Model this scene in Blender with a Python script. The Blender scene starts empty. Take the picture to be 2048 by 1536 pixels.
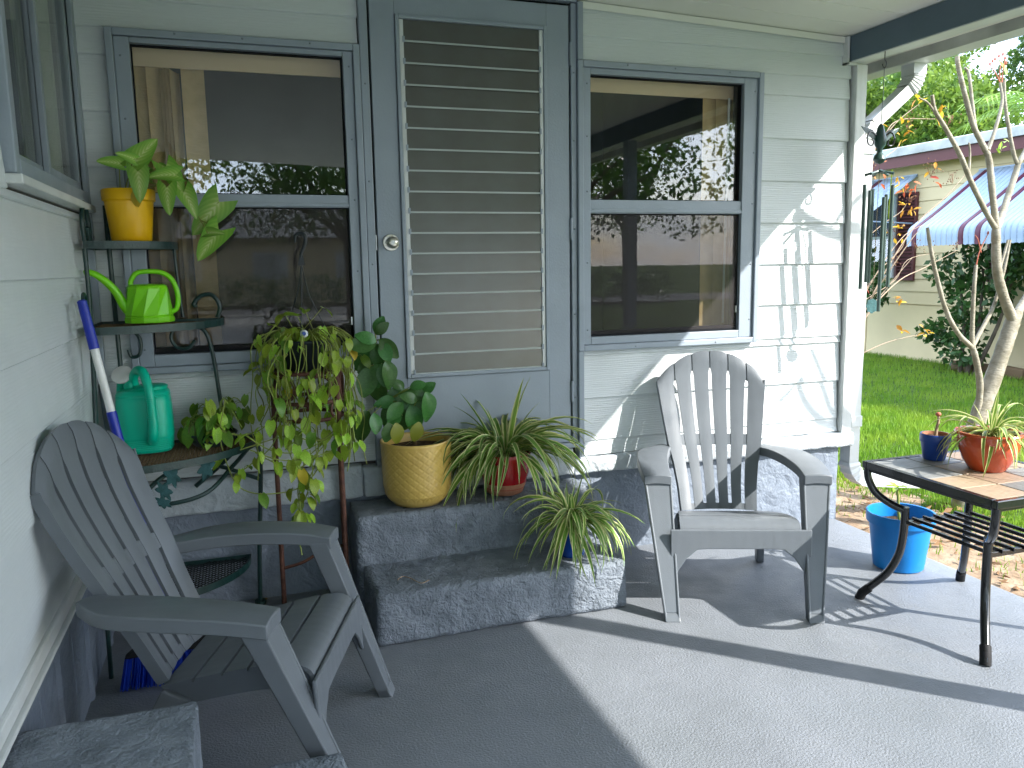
import bpy, bmesh, math, random
from math import sin, cos, pi, radians, atan2, sqrt
from mathutils import Vector, Matrix, Euler, noise

random.seed(7)
SC = bpy.context.scene
COL = SC.collection

# ------------------------------------------------------------------ camera
F_PX, YAW, PIT, ROL = 1612.355, .323671, -.146481, -.0164379
CAM = Vector((.552, -3.58, 1.437))
_f = Vector((sin(YAW)*cos(PIT), cos(YAW)*cos(PIT), sin(PIT)))
_r = Vector((cos(YAW), -sin(YAW), 0)); _u = _r.cross(_f)
CR = cos(ROL)*_r + sin(ROL)*_u; CU = -sin(ROL)*_r + cos(ROL)*_u; CF = _f
cd = bpy.data.cameras.new('camera'); cam = bpy.data.objects.new('camera', cd); COL.objects.link(cam)
cd.sensor_width = 36; cd.lens = 36*F_PX/2048; cd.clip_start = .05; cd.clip_end = 2000
mw = Matrix.Identity(4)
for i, a in enumerate((CR, CU, -CF)):
    for j in range(3): mw[j][i] = a[j]
for j in range(3): mw[j][3] = CAM[j]
cam.matrix_world = mw
SC.camera = cam

def ray(x, y): return CR*(x-1024) + CU*(768-y) + CF*F_PX
def atY(x, y, Y): d = ray(x, y); return CAM + d*((Y-CAM.y)/d.y)
def atX(x, y, X): d = ray(x, y); return CAM + d*((X-CAM.x)/d.x)
def atZ(x, y, Z): d = ray(x, y); return CAM + d*((Z-CAM.z)/d.z)

# ------------------------------------------------------------------ light
SUND = Vector((1.053, -1.0, 1.03)).normalized()          # towards the sun
w = bpy.data.worlds.new('World'); SC.world = w; w.use_nodes = True
nt = w.node_tree; nt.nodes.clear()
sky = nt.nodes.new('ShaderNodeTexSky'); sky.sky_type = 'NISHITA'; sky.sun_disc = False
sky.sun_elevation = math.asin(SUND.z); sky.sun_rotation = atan2(SUND.x, SUND.y)
sky.air_density = 1.0; sky.dust_density = 1.2
tc = nt.nodes.new('ShaderNodeTexCoord'); mp = nt.nodes.new('ShaderNodeMapping'); mp.inputs['Scale'].default_value = (1, 1, 2.4); mp.inputs['Location'].default_value = (.35, .2, .1)
nz = nt.nodes.new('ShaderNodeTexNoise'); nz.inputs['Scale'].default_value = 2.6; nz.inputs['Detail'].default_value = 7; nz.inputs['Roughness'].default_value = .6
cr_ = nt.nodes.new('ShaderNodeValToRGB'); cr_.color_ramp.elements[0].position = .40; cr_.color_ramp.elements[1].position = .66
mx = nt.nodes.new('ShaderNodeMix'); mx.data_type = 'RGBA'; mx.inputs['B'].default_value = (11.5, 13.6, 17.0, 1)
bg = nt.nodes.new('ShaderNodeBackground'); bg.inputs['Strength'].default_value = .15
out = nt.nodes.new('ShaderNodeOutputWorld')
L = nt.links.new
L(tc.outputs['Generated'], mp.inputs['Vector']); L(mp.outputs[0], nz.inputs['Vector']); L(nz.outputs['Fac'], cr_.inputs[0])
L(cr_.outputs[0], mx.inputs['Factor']); L(sky.outputs[0], mx.inputs['A']); L(mx.outputs['Result'], bg.inputs[0]); L(bg.outputs[0], out.inputs[0])
sd = bpy.data.lights.new('sun', 'SUN'); sd.energy = 3.3; sd.angle = radians(.53); sd.color = (1, .965, .91)
so = bpy.data.objects.new('sun', sd); COL.objects.link(so); so.rotation_euler = SUND.to_track_quat('Z', 'Y').to_euler()
so.location = (20, -20, 20)

SC.render.engine = 'CYCLES'
SC.view_settings.view_transform = 'Standard'; SC.view_settings.look = 'None'
SC.view_settings.exposure = 1.85; SC.view_settings.gamma = 1
SC.cycles.use_denoising = True
SC.cycles.max_bounces = 8; SC.cycles.diffuse_bounces = 4; SC.cycles.glossy_bounces = 3; SC.cycles.transparent_max_bounces = 16
SC.cycles.caustics_reflective = False; SC.cycles.caustics_refractive = False
SC.cycles.sample_clamp_indirect = 8

# ------------------------------------------------------------------ materials
MATS = {}
def node(nt, t, **k):
    n = nt.nodes.new(t)
    for a, b in k.items(): setattr(n, a, b)
    return n
def mat(name, col, rough=.5, spec=.5, metal=0, col2=None, vs=6, vlo=.35, vhi=.65, bump=0, bs=60, stretch=(1, 1, 1), bump2=0, bs2=8,
        wave=0, ws=10, wstretch=(1, 1, 1), wdir='Z', objvar=0, transl=0, coat=0, rvar=0, trcol=None):
    m = bpy.data.materials.new(name); m.use_nodes = True; n = m.node_tree; MATS[name] = m
    b = n.nodes['Principled BSDF']; o = n.nodes['Material Output']
    b.inputs['Base Color'].default_value = (*col, 1); b.inputs['Roughness'].default_value = rough
    b.inputs['Specular IOR Level'].default_value = spec; b.inputs['Metallic'].default_value = metal
    if coat: b.inputs['Coat Weight'].default_value = coat; b.inputs['Coat Roughness'].default_value = .08
    t = node(n, 'ShaderNodeTexCoord')
    last = None
    if col2:
        tn = node(n, 'ShaderNodeTexNoise'); tn.inputs['Scale'].default_value = vs; tn.inputs['Detail'].default_value = 6
        n.links.new(t.outputs['Object'], tn.inputs['Vector'])
        r = node(n, 'ShaderNodeValToRGB'); r.color_ramp.elements[0].position = vlo; r.color_ramp.elements[1].position = vhi
        r.color_ramp.elements[0].color = (*col, 1); r.color_ramp.elements[1].color = (*col2, 1)
        n.links.new(tn.outputs['Fac'], r.inputs[0]); last = r.outputs[0]
    if objvar:
        oi = node(n, 'ShaderNodeObjectInfo'); hs = node(n, 'ShaderNodeHueSaturation')
        mr = node(n, 'ShaderNodeMapRange'); mr.inputs['To Min'].default_value = 1-objvar; mr.inputs['To Max'].default_value = 1+objvar
        n.links.new(oi.outputs['Random'], mr.inputs['Value']); n.links.new(mr.outputs[0], hs.inputs['Value'])
        mh = node(n, 'ShaderNodeMapRange'); mh.inputs['To Min'].default_value = .5-.06*objvar; mh.inputs['To Max'].default_value = .5+.06*objvar
        n.links.new(oi.outputs['Random'], mh.inputs['Value']); n.links.new(mh.outputs[0], hs.inputs['Hue'])
        if last: n.links.new(last, hs.inputs['Color'])
        else: hs.inputs['Color'].default_value = (*col, 1)
        last = hs.outputs[0]
    if last: n.links.new(last, b.inputs['Base Color'])
    if rvar:
        tn = node(n, 'ShaderNodeTexNoise'); tn.inputs['Scale'].default_value = 9; tn.inputs['Detail'].default_value = 5
        n.links.new(t.outputs['Object'], tn.inputs['Vector'])
        mr = node(n, 'ShaderNodeMapRange'); mr.inputs['From Min'].default_value = .3; mr.inputs['From Max'].default_value = .7
        mr.inputs['To Min'].default_value = max(.02, rough-rvar); mr.inputs['To Max'].default_value = min(1, rough+rvar)
        n.links.new(tn.outputs['Fac'], mr.inputs['Value']); n.links.new(mr.outputs[0], b.inputs['Roughness'])
    nrm = None
    def addbump(src, strength, dist):
        nonlocal nrm
        bp = node(n, 'ShaderNodeBump'); bp.inputs['Strength'].default_value = strength; bp.inputs['Distance'].default_value = dist
        n.links.new(src, bp.inputs['Height'])
        if nrm: n.links.new(nrm, bp.inputs['Normal'])
        nrm = bp.outputs[0]
    def mapped(s):
        q = node(n, 'ShaderNodeMapping'); q.inputs['Scale'].default_value = s; n.links.new(t.outputs['Object'], q.inputs['Vector']); return q.outputs[0]
    if bump:
        tn = node(n, 'ShaderNodeTexNoise'); tn.inputs['Scale'].default_value = bs; tn.inputs['Detail'].default_value = 5
        n.links.new(mapped(stretch), tn.inputs['Vector']); addbump(tn.outputs['Fac'], bump, .01)
    if bump2:
        tn = node(n, 'ShaderNodeTexNoise'); tn.inputs['Scale'].default_value = bs2; tn.inputs['Detail'].default_value = 8; tn.inputs['Distortion'].default_value = .8
        n.links.new(mapped((1, 1, 1)), tn.inputs['Vector']); addbump(tn.outputs['Fac'], bump2, .03)
    if wave:
        wv = node(n, 'ShaderNodeTexWave', wave_type='BANDS', bands_direction=wdir); wv.inputs['Scale'].default_value = ws
        wv.inputs['Distortion'].default_value = 6; wv.inputs['Detail'].default_value = 3; wv.inputs['Detail Scale'].default_value = 1.6
        n.links.new(mapped(wstretch), wv.inputs['Vector']); addbump(wv.outputs['Fac'], wave, .004)
    if nrm: n.links.new(nrm, b.inputs['Normal'])
    if transl:
        tr = node(n, 'ShaderNodeBsdfTranslucent'); ms = node(n, 'ShaderNodeMixShader'); ms.inputs[0].default_value = transl
        if trcol: tr.inputs['Color'].default_value = (*trcol, 1)
        elif last: n.links.new(last, tr.inputs['Color'])
        else: tr.inputs['Color'].default_value = (*col, 1)
        n.links.new(b.outputs[0], ms.inputs[1]); n.links.new(tr.outputs[0], ms.inputs[2]); n.links.new(ms.outputs[0], o.inputs[0])
    return m

mat('siding', (.625, .662, .668), .42, .4, col2=(.60, .637, .645), vs=3, wave=.24, ws=30, wstretch=(.10, 1, 1), bump=.08, bs=120, rvar=.08)
mat('siding_side', (.625, .662, .668), .42, .4, col2=(.60, .637, .645), vs=3, wave=.12, ws=30, wstretch=(1, .10, 1), bump=.08, bs=120, rvar=.08)
mat('white_trim', (.66, .68, .67), .45, .4, col2=(.58, .60, .59), vs=7, bump=.12, bs=90, wave=.12, ws=9, wstretch=(1, 1, .1), wdir='X')
mat('blue_trim', (.285, .330, .382), .38, .45, col2=(.265, .308, .358), vs=5, bump=.1, bs=110, rvar=.08)
mat('blue_beam', (.105, .148, .185), .5, .35, col2=(.085, .125, .155), vs=4, bump=.15, bs=60)
mat('stucco_light', (.47, .515, .545), .6, .35, col2=(.41, .45, .48), vs=8, bump=.35, bs=70, bump2=.55, bs2=14)
mat('stucco_grey', (.20, .235, .285), .55, .4, col2=(.165, .195, .24), vs=7, bump=.35, bs=70, bump2=.6, bs2=12)
mat('step_concrete', (.215, .245, .285), .62, .3, col2=(.14, .163, .192), vs=14, bump=.8, bs=130, bump2=.65, bs2=30, wave=.07, ws=26, wstretch=(1, 1, .1), wdir='X')
mat('ceiling', (.74, .75, .69), .5, .3, col2=(.70, .71, .65), vs=2, bump=.05, bs=30)
mat('gutter_white', (.62, .64, .63), .42, .45, col2=(.30, .32, .31), vs=5, vlo=.58, vhi=.9, bump=.05, bs=40)
mat('chair_plastic', (.138, .155, .172), .38, .45, col2=(.127, .143, .16), vs=8, wave=.05, ws=7, wstretch=(1, .3, .10), wdir='X', bump=.06, bs=220, rvar=.06)
mat('green_metal', (.004, .024, .022), .38, .5, col2=(.006, .034, .03), vs=30, bump=.2, bs=120)
mat('green_patina', (.04, .12, .125), .6, .3, col2=(.02, .07, .07), vs=40, bump=.3, bs=90)
mat('black_metal', (.006, .007, .008), .22, .5, coat=.5, bump=.05, bs=60)
mat('black_rubber', (.01, .01, .011), .7, .3)
mat('rust_metal', (.075, .03, .022), .6, .35, col2=(.13, .055, .035), vs=35, bump=.4, bs=110)
mat('lime_plastic', (.22, .72, .005), .33, .5, bump=.03, bs=90, transl=.12)
mat('teal_plastic', (.0, .50, .32), .35, .5, bump=.03, bs=90, transl=.1)
mat('white_plastic', (.75, .75, .73), .35, .5, col2=(.66, .66, .63), vs=12)
mat('blue_plastic', (.004, .022, .34), .4, .5, bump=.05, bs=90)
mat('bristle_blue', (.005, .04, .42), .45, .4, objvar=.4)
mat('yellow_plastic', (.83, .47, .004), .32, .5, col2=(.78, .42, .004), vs=6)
mat('yellow_glaze', (.60, .41, .10), .3, .5, col2=(.54, .36, .085), vs=9, coat=.25)
mat('red_glaze', (.36, .01, .012), .2, .5, coat=.4)
mat('terracotta', (.42, .19, .11), .75, .2, col2=(.34, .15, .09), vs=20, bump=.2, bs=80)
mat('orange_glaze', (.50, .075, .02), .18, .5, coat=.6, col2=(.42, .055, .015), vs=4, bump2=.25, bs2=16)
mat('blue_glaze', (.006, .06, .33), .15, .5, coat=.5)
mat('navy_paint', (.012, .05, .27), .35, .5, col2=(.02, .07, .32), vs=20)
mat('bucket_blue', (.004, .20, .56), .42, .45, col2=(.004, .17, .5), vs=7)
mat('soil', (.045, .03, .02), .95, .1, col2=(.10, .07, .045), vs=60, bump=.8, bs=90)
mat('black_pot', (.012, .018, .022), .45, .4)
mat('tile_slate', (.16, .165, .16), .55, .4, col2=(.23, .225, .205), vs=9, bump=.3, bs=60, objvar=.25)
mat('tile_tan', (.34, .245, .16), .55, .4, col2=(.27, .20, .14), vs=9, bump=.3, bs=60, objvar=.2)
mat('grout', (.05, .05, .05), .9, .2)
mat('knob_metal', (.55, .53, .47), .3, .5, metal=1)
mat('steel', (.45, .47, .48), .35, .5, metal=1)
mat('screw_paint', (.16, .19, .21), .4, .5)
mat('dark_gap', (.008, .009, .012), .8, .2)
mat('blind_tan', (.62, .45, .235), .8, .2, col2=(.54, .39, .20), vs=20, bump=.25, bs=60, stretch=(.4, 1, 3), transl=.2)
mat('valance_tan', (.72, .55, .36), .75, .2)
mat('reflection_sheet', (.62, .70, .56), .85, .1, col2=(.55, .63, .50), vs=8, transl=.3)
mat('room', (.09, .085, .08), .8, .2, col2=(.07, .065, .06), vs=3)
mat('asphalt_roof', (.28, .28, .27), .8, .2)
mat('leaf_pothos', (.26, .43, .03), .36, .45, col2=(.58, .67, .11), vs=35, vlo=.48, vhi=.66, objvar=.35, transl=.35)
mat('leaf_pothos_dark', (.09, .20, .02), .36, .45, col2=(.22, .34, .04), vs=30, vlo=.45, vhi=.7, objvar=.35, transl=.3)
mat('leaf_yellowing', (.55, .42, .04), .45, .35, objvar=.2, transl=.35)
mat('leaf_umbrella', (.045, .14, .03), .33, .45, col2=(.07, .19, .04), vs=14, objvar=.3, transl=.25)
mat('leaf_umbrella_yellow', (.24, .26, .03), .36, .45, objvar=.15, transl=.3)
mat('vine_stem', (.24, .29, .06), .5, .35, objvar=.25)
mat('brown_stem', (.13, .085, .045), .7, .2, bump=.3, bs=90)
mat('plumeria_bark', (.33, .30, .235), .75, .25, col2=(.21, .185, .13), vs=18, bump=.5, bs=40, stretch=(1, 1, 3))
mat('twig', (.34, .25, .17), .7, .2)
mat('twig_red', (.42, .12, .07), .6, .3)
mat('seed_pod', (.20, .10, .055), .8, .2, objvar=.3)
mat('leaf_autumn', (.62, .34, .03), .5, .3, objvar=.35, transl=.4)
mat('leaf_autumn_red', (.55, .14, .05), .5, .3, objvar=.3, transl=.4)
mat('leaf_tree', (.06, .14, .02), .45, .35, col2=(.22, .32, .045), vs=1.6, transl=.4)
mat('leaf_tree_dark', (.03, .08, .018), .45, .35, col2=(.10, .18, .03), vs=1.6, transl=.35)
mat('leaf_palm', (.15, .29, .05), .4, .4, col2=(.25, .38, .06), vs=2, transl=.3)
mat('leaf_shrub', (.03, .085, .02), .4, .4, col2=(.06, .13, .03), vs=3, transl=.25)
mat('bark', (.13, .10, .075), .85, .15, col2=(.08, .065, .05), vs=8, bump=.8, bs=24, stretch=(1, 1, .3))
mat('dead_leaf', (.22, .13, .06), .8, .2, objvar=.4)
mat('cream_siding', (.72, .58, .34), .55, .3, col2=(.66, .53, .31), vs=2, bump=.08, bs=30)
mat('maroon', (.11, .035, .035), .5, .3)
mat('awning_white', (.40, .50, .64), .35, .45, transl=.18, trcol=(.5, .65, .85))
mat('awning_maroon', (.10, .02, .045), .4, .4)
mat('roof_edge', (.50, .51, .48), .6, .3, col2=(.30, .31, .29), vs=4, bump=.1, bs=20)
mat('chime_green', (.018, .05, .045), .4, .5, col2=(.03, .075, .065), vs=30)
mat('chime_tube', (.09, .13, .115), .35, .5, metal=.6)
mat('lime_ribbon', (.55, .75, .05), .5, .3)
mat('twine', (.35, .28, .18), .8, .1)
mat('grass_blade', (.13, .27, .02), .5, .3, col2=(.26, .38, .04), vs=2.2, transl=.35)
mat('bead', (.7, .72, .75), .3, .5)

def mix_mat(name, uvfun_cols, rough=.4, transl=.3, spec=.4):
    """leaf with centre/margin colours read from the leaf's own UV (u across, v along)"""
    m = bpy.data.materials.new(name); m.use_nodes = True; n = m.node_tree; MATS[name] = m
    b = n.nodes['Principled BSDF']; o = n.nodes['Material Output']
    uv = node(n, 'ShaderNodeTexCoord'); sp = node(n, 'ShaderNodeSeparateXYZ'); n.links.new(uv.outputs['UV'], sp.inputs[0])
    a = node(n, 'ShaderNodeMath', operation='SUBTRACT'); a.inputs[1].default_value = .5; n.links.new(sp.outputs[0], a.inputs[0])
    ab = node(n, 'ShaderNodeMath', operation='ABSOLUTE'); n.links.new(a.outputs[0], ab.inputs[0])
    src = ab.outputs[0]
    if uvfun_cols.get('vein'):
        # side veins: bands running obliquely from the midrib
        k = node(n, 'ShaderNodeMath', operation='MULTIPLY'); k.inputs[1].default_value = -1.1; n.links.new(ab.outputs[0], k.inputs[0])
        s = node(n, 'ShaderNodeMath', operation='ADD'); n.links.new(sp.outputs[1], s.inputs[0]); n.links.new(k.outputs[0], s.inputs[1])
        q = node(n, 'ShaderNodeMath', operation='MULTIPLY'); q.inputs[1].default_value = 44; n.links.new(s.outputs[0], q.inputs[0])
        c = node(n, 'ShaderNodeMath', operation='SINE'); n.links.new(q.outputs[0], c.inputs[0])
        tn = node(n, 'ShaderNodeTexNoise'); tn.inputs['Scale'].default_value = 5; n.links.new(uv.outputs['UV'], tn.inputs['Vector'])
        c2 = node(n, 'ShaderNodeMath', operation='MULTIPLY'); n.links.new(c.outputs[0], c2.inputs[0]); n.links.new(tn.outputs['Fac'], c2.inputs[1])
        c3 = node(n, 'ShaderNodeMath', operation='MULTIPLY'); c3.inputs[1].default_value = -.13; n.links.new(c2.outputs[0], c3.inputs[0])
        d = node(n, 'ShaderNodeMath', operation='ADD'); n.links.new(ab.outputs[0], d.inputs[0]); n.links.new(c3.outputs[0], d.inputs[1])
        src = d.outputs[0]
    r = node(n, 'ShaderNodeValToRGB'); e = r.color_ramp.elements
    for i, (p, c) in enumerate(uvfun_cols['ramp']):
        if i > 1: e.new(p)
        e[i].position = p; e[i].color = (*c, 1)
    n.links.new(src, r.inputs[0])
    oi = node(n, 'ShaderNodeObjectInfo'); hs = node(n, 'ShaderNodeHueSaturation')
    mr = node(n, 'ShaderNodeMapRange'); mr.inputs['To Min'].default_value = .72; mr.inputs['To Max'].default_value = 1.2
    n.links.new(oi.outputs['Random'], mr.inputs['Value']); n.links.new(mr.outputs[0], hs.inputs['Value']); n.links.new(r.outputs[0], hs.inputs['Color'])
    n.links.new(hs.outputs[0], b.inputs['Base Color']); b.inputs['Roughness'].default_value = rough; b.inputs['Specular IOR Level'].default_value = spec
    tr = node(n, 'ShaderNodeBsdfTranslucent'); n.links.new(hs.outputs[0], tr.inputs[0])
    ms = node(n, 'ShaderNodeMixShader'); ms.inputs[0].default_value = transl
    n.links.new(b.outputs[0], ms.inputs[1]); n.links.new(tr.outputs[0], ms.inputs[2]); n.links.new(ms.outputs[0], o.inputs[0])
mix_mat('leaf_spider', dict(ramp=[(.0, (.17, .33, .05)), (.20, (.13, .28, .04)), (.31, (.22, .36, .08)), (.38, (.72, .72, .36))]))
mix_mat('leaf_spider_pale', dict(ramp=[(.0, (.20, .33, .05)), (.18, (.17, .30, .04)), (.28, (.30, .42, .10)), (.36, (.66, .64, .28))]))
mix_mat('leaf_arrow', dict(vein=1, ramp=[(.0, (.62, .74, .30)), (.06, (.46, .64, .16)), (.2, (.30, .54, .08)), (.48, (.18, .42, .05))]))

def glass_mat(name, ior=1.5, tint=(1, 1, 1)):
    m = bpy.data.materials.new(name); m.use_nodes = True; n = m.node_tree; MATS[name] = m; n.nodes.clear()
    o = node(n, 'ShaderNodeOutputMaterial'); t = node(n, 'ShaderNodeBsdfTransparent'); t.inputs[0].default_value = (*tint, 1)
    g = node(n, 'ShaderNodeBsdfGlossy'); g.inputs['Roughness'].default_value = .012
    f = node(n, 'ShaderNodeFresnel'); f.inputs[0].default_value = ior; ms = node(n, 'ShaderNodeMixShader')
    tn = node(n, 'ShaderNodeTexNoise'); tn.inputs['Scale'].default_value = 1.6; tc_ = node(n, 'ShaderNodeTexCoord')
    bp = node(n, 'ShaderNodeBump'); bp.inputs['Strength'].default_value = .012; bp.inputs['Distance'].default_value = .02
    n.links.new(tc_.outputs['Object'], tn.inputs['Vector']); n.links.new(tn.outputs['Fac'], bp.inputs['Height']); n.links.new(bp.outputs[0], g.inputs['Normal'])
    ge = node(n, 'ShaderNodeNewGeometry'); mi = node(n, 'ShaderNodeMix'); mi.inputs['A'].default_value = ior; mi.inputs['B'].default_value = 1/ior
    n.links.new(ge.outputs['Backfacing'], mi.inputs['Factor']); n.links.new(mi.outputs['Result'], f.inputs[0])
    n.links.new(f.outputs[0], ms.inputs[0]); n.links.new(t.outputs[0], ms.inputs[1]); n.links.new(g.outputs[0], ms.inputs[2]); n.links.new(ms.outputs[0], o.inputs[0])
glass_mat('glass', 1.68, (.975, .98, .97))
def screen_mat():
    m = bpy.data.materials.new('insect_screen'); m.use_nodes = True; n = m.node_tree; MATS['insect_screen'] = m; n.nodes.clear()
    o = node(n, 'ShaderNodeOutputMaterial'); t = node(n, 'ShaderNodeBsdfTransparent'); d = node(n, 'ShaderNodeBsdfDiffuse'); d.inputs[0].default_value = (.075, .068, .068, 1)
    ms = node(n, 'ShaderNodeMixShader'); ms.inputs[0].default_value = .42
    n.links.new(t.outputs[0], ms.inputs[1]); n.links.new(d.outputs[0], ms.inputs[2]); n.links.new(ms.outputs[0], o.inputs[0])
screen_mat()
mat('obscure_glass', (.068, .074, .066), .20, 1.0, bump=.06, bs=220, col2=(.06, .062, .052), vs=10)
mat('louvre_edge', (.40, .44, .43), .25, .6)

def floor_mat():
    m = mat('floor_paint', (.205, .221, .245), .46, .45, col2=(.172, .188, .205), vs=2.2, vlo=.3, vhi=.7, bump=.42, bs=130, bump2=.10, bs2=7, rvar=.14)
    n = m.node_tree; b = n.nodes['Principled BSDF']; src = b.inputs['Base Color'].links[0].from_socket
    t = node(n, 'ShaderNodeTexCoord')
    def layer(src, scale, lo, hi, col, amt, stretch=(1, 1, 1), dist=0):
        q = node(n, 'ShaderNodeMapping'); q.inputs['Scale'].default_value = stretch; n.links.new(t.outputs['Object'], q.inputs['Vector'])
        tn = node(n, 'ShaderNodeTexNoise'); tn.inputs['Scale'].default_value = scale; tn.inputs['Detail'].default_value = 9; tn.inputs['Roughness'].default_value = .65; tn.inputs['Distortion'].default_value = dist
        n.links.new(q.outputs[0], tn.inputs['Vector'])
        mr = node(n, 'ShaderNodeMapRange'); mr.inputs['From Min'].default_value = lo; mr.inputs['From Max'].default_value = hi; mr.inputs['To Max'].default_value = amt
        n.links.new(tn.outputs['Fac'], mr.inputs['Value'])
        mx_ = node(n, 'ShaderNodeMix', data_type='RGBA'); mx_.inputs['B'].default_value = (*col, 1)
        n.links.new(mr.outputs[0], mx_.inputs['Factor']); n.links.new(src, mx_.inputs['A']); return mx_.outputs['Result']
    src = layer(src, 1.3, .52, .75, (.13, .14, .155), .55, dist=.6)          # worn, grimy drifts
    src = layer(src, 26, .70, .78, (.42, .43, .44), .6)                       # rubbed-through flecks
    src = layer(src, 60, .69, .76, (.07, .07, .07), .5)                       # specks of dirt
    src = layer(src, 6, .66, .72, (.36, .37, .38), .35, (1, .12, 1))          # long scuffs
    n.links.new(src, b.inputs['Base Color'])
floor_mat()
def ground_mat():
    m = bpy.data.materials.new('turf'); m.use_nodes = True; n = m.node_tree; MATS['turf'] = m
    b = n.nodes['Principled BSDF']; b.inputs['Roughness'].default_value = .95; b.inputs['Specular IOR Level'].default_value = .1
    t = node(n, 'ShaderNodeTexCoord')
    tn = node(n, 'ShaderNodeTexNoise'); tn.inputs['Scale'].default_value = 5; tn.inputs['Detail'].default_value = 8; n.links.new(t.outputs['Object'], tn.inputs['Vector'])
    r = node(n, 'ShaderNodeValToRGB'); r.color_ramp.elements[0].color = (.035, .075, .012, 1); r.color_ramp.elements[1].color = (.09, .14, .03, 1)
    r.color_ramp.elements[0].position = .35; r.color_ramp.elements[1].position = .65
    n.links.new(tn.outputs['Fac'], r.inputs[0]); n.links.new(r.outputs[0], b.inputs['Base Color'])
    bp = node(n, 'ShaderNodeBump'); bp.inputs['Strength'].default_value = .8; bp.inputs['Distance'].default_value = .03
    t2 = node(n, 'ShaderNodeTexNoise'); t2.inputs['Scale'].default_value = 40; n.links.new(t.outputs['Object'], t2.inputs['Vector'])
    n.links.new(t2.outputs['Fac'], bp.inputs['Height']); n.links.new(bp.outputs[0], b.inputs['Normal'])
ground_mat()
mat('bare_soil', (.24, .165, .105), .95, .1, col2=(.36, .27, .185), vs=9, bump=.9, bs=45)
mat('bounce_paving', (.52, .51, .48), .85, .2, col2=(.38, .375, .35), vs=1.5, bump=.3, bs=60)
mat('road_grey', (.18, .18, .175), .9, .15, col2=(.15, .15, .145), vs=3, bump=.4, bs=60)

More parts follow.
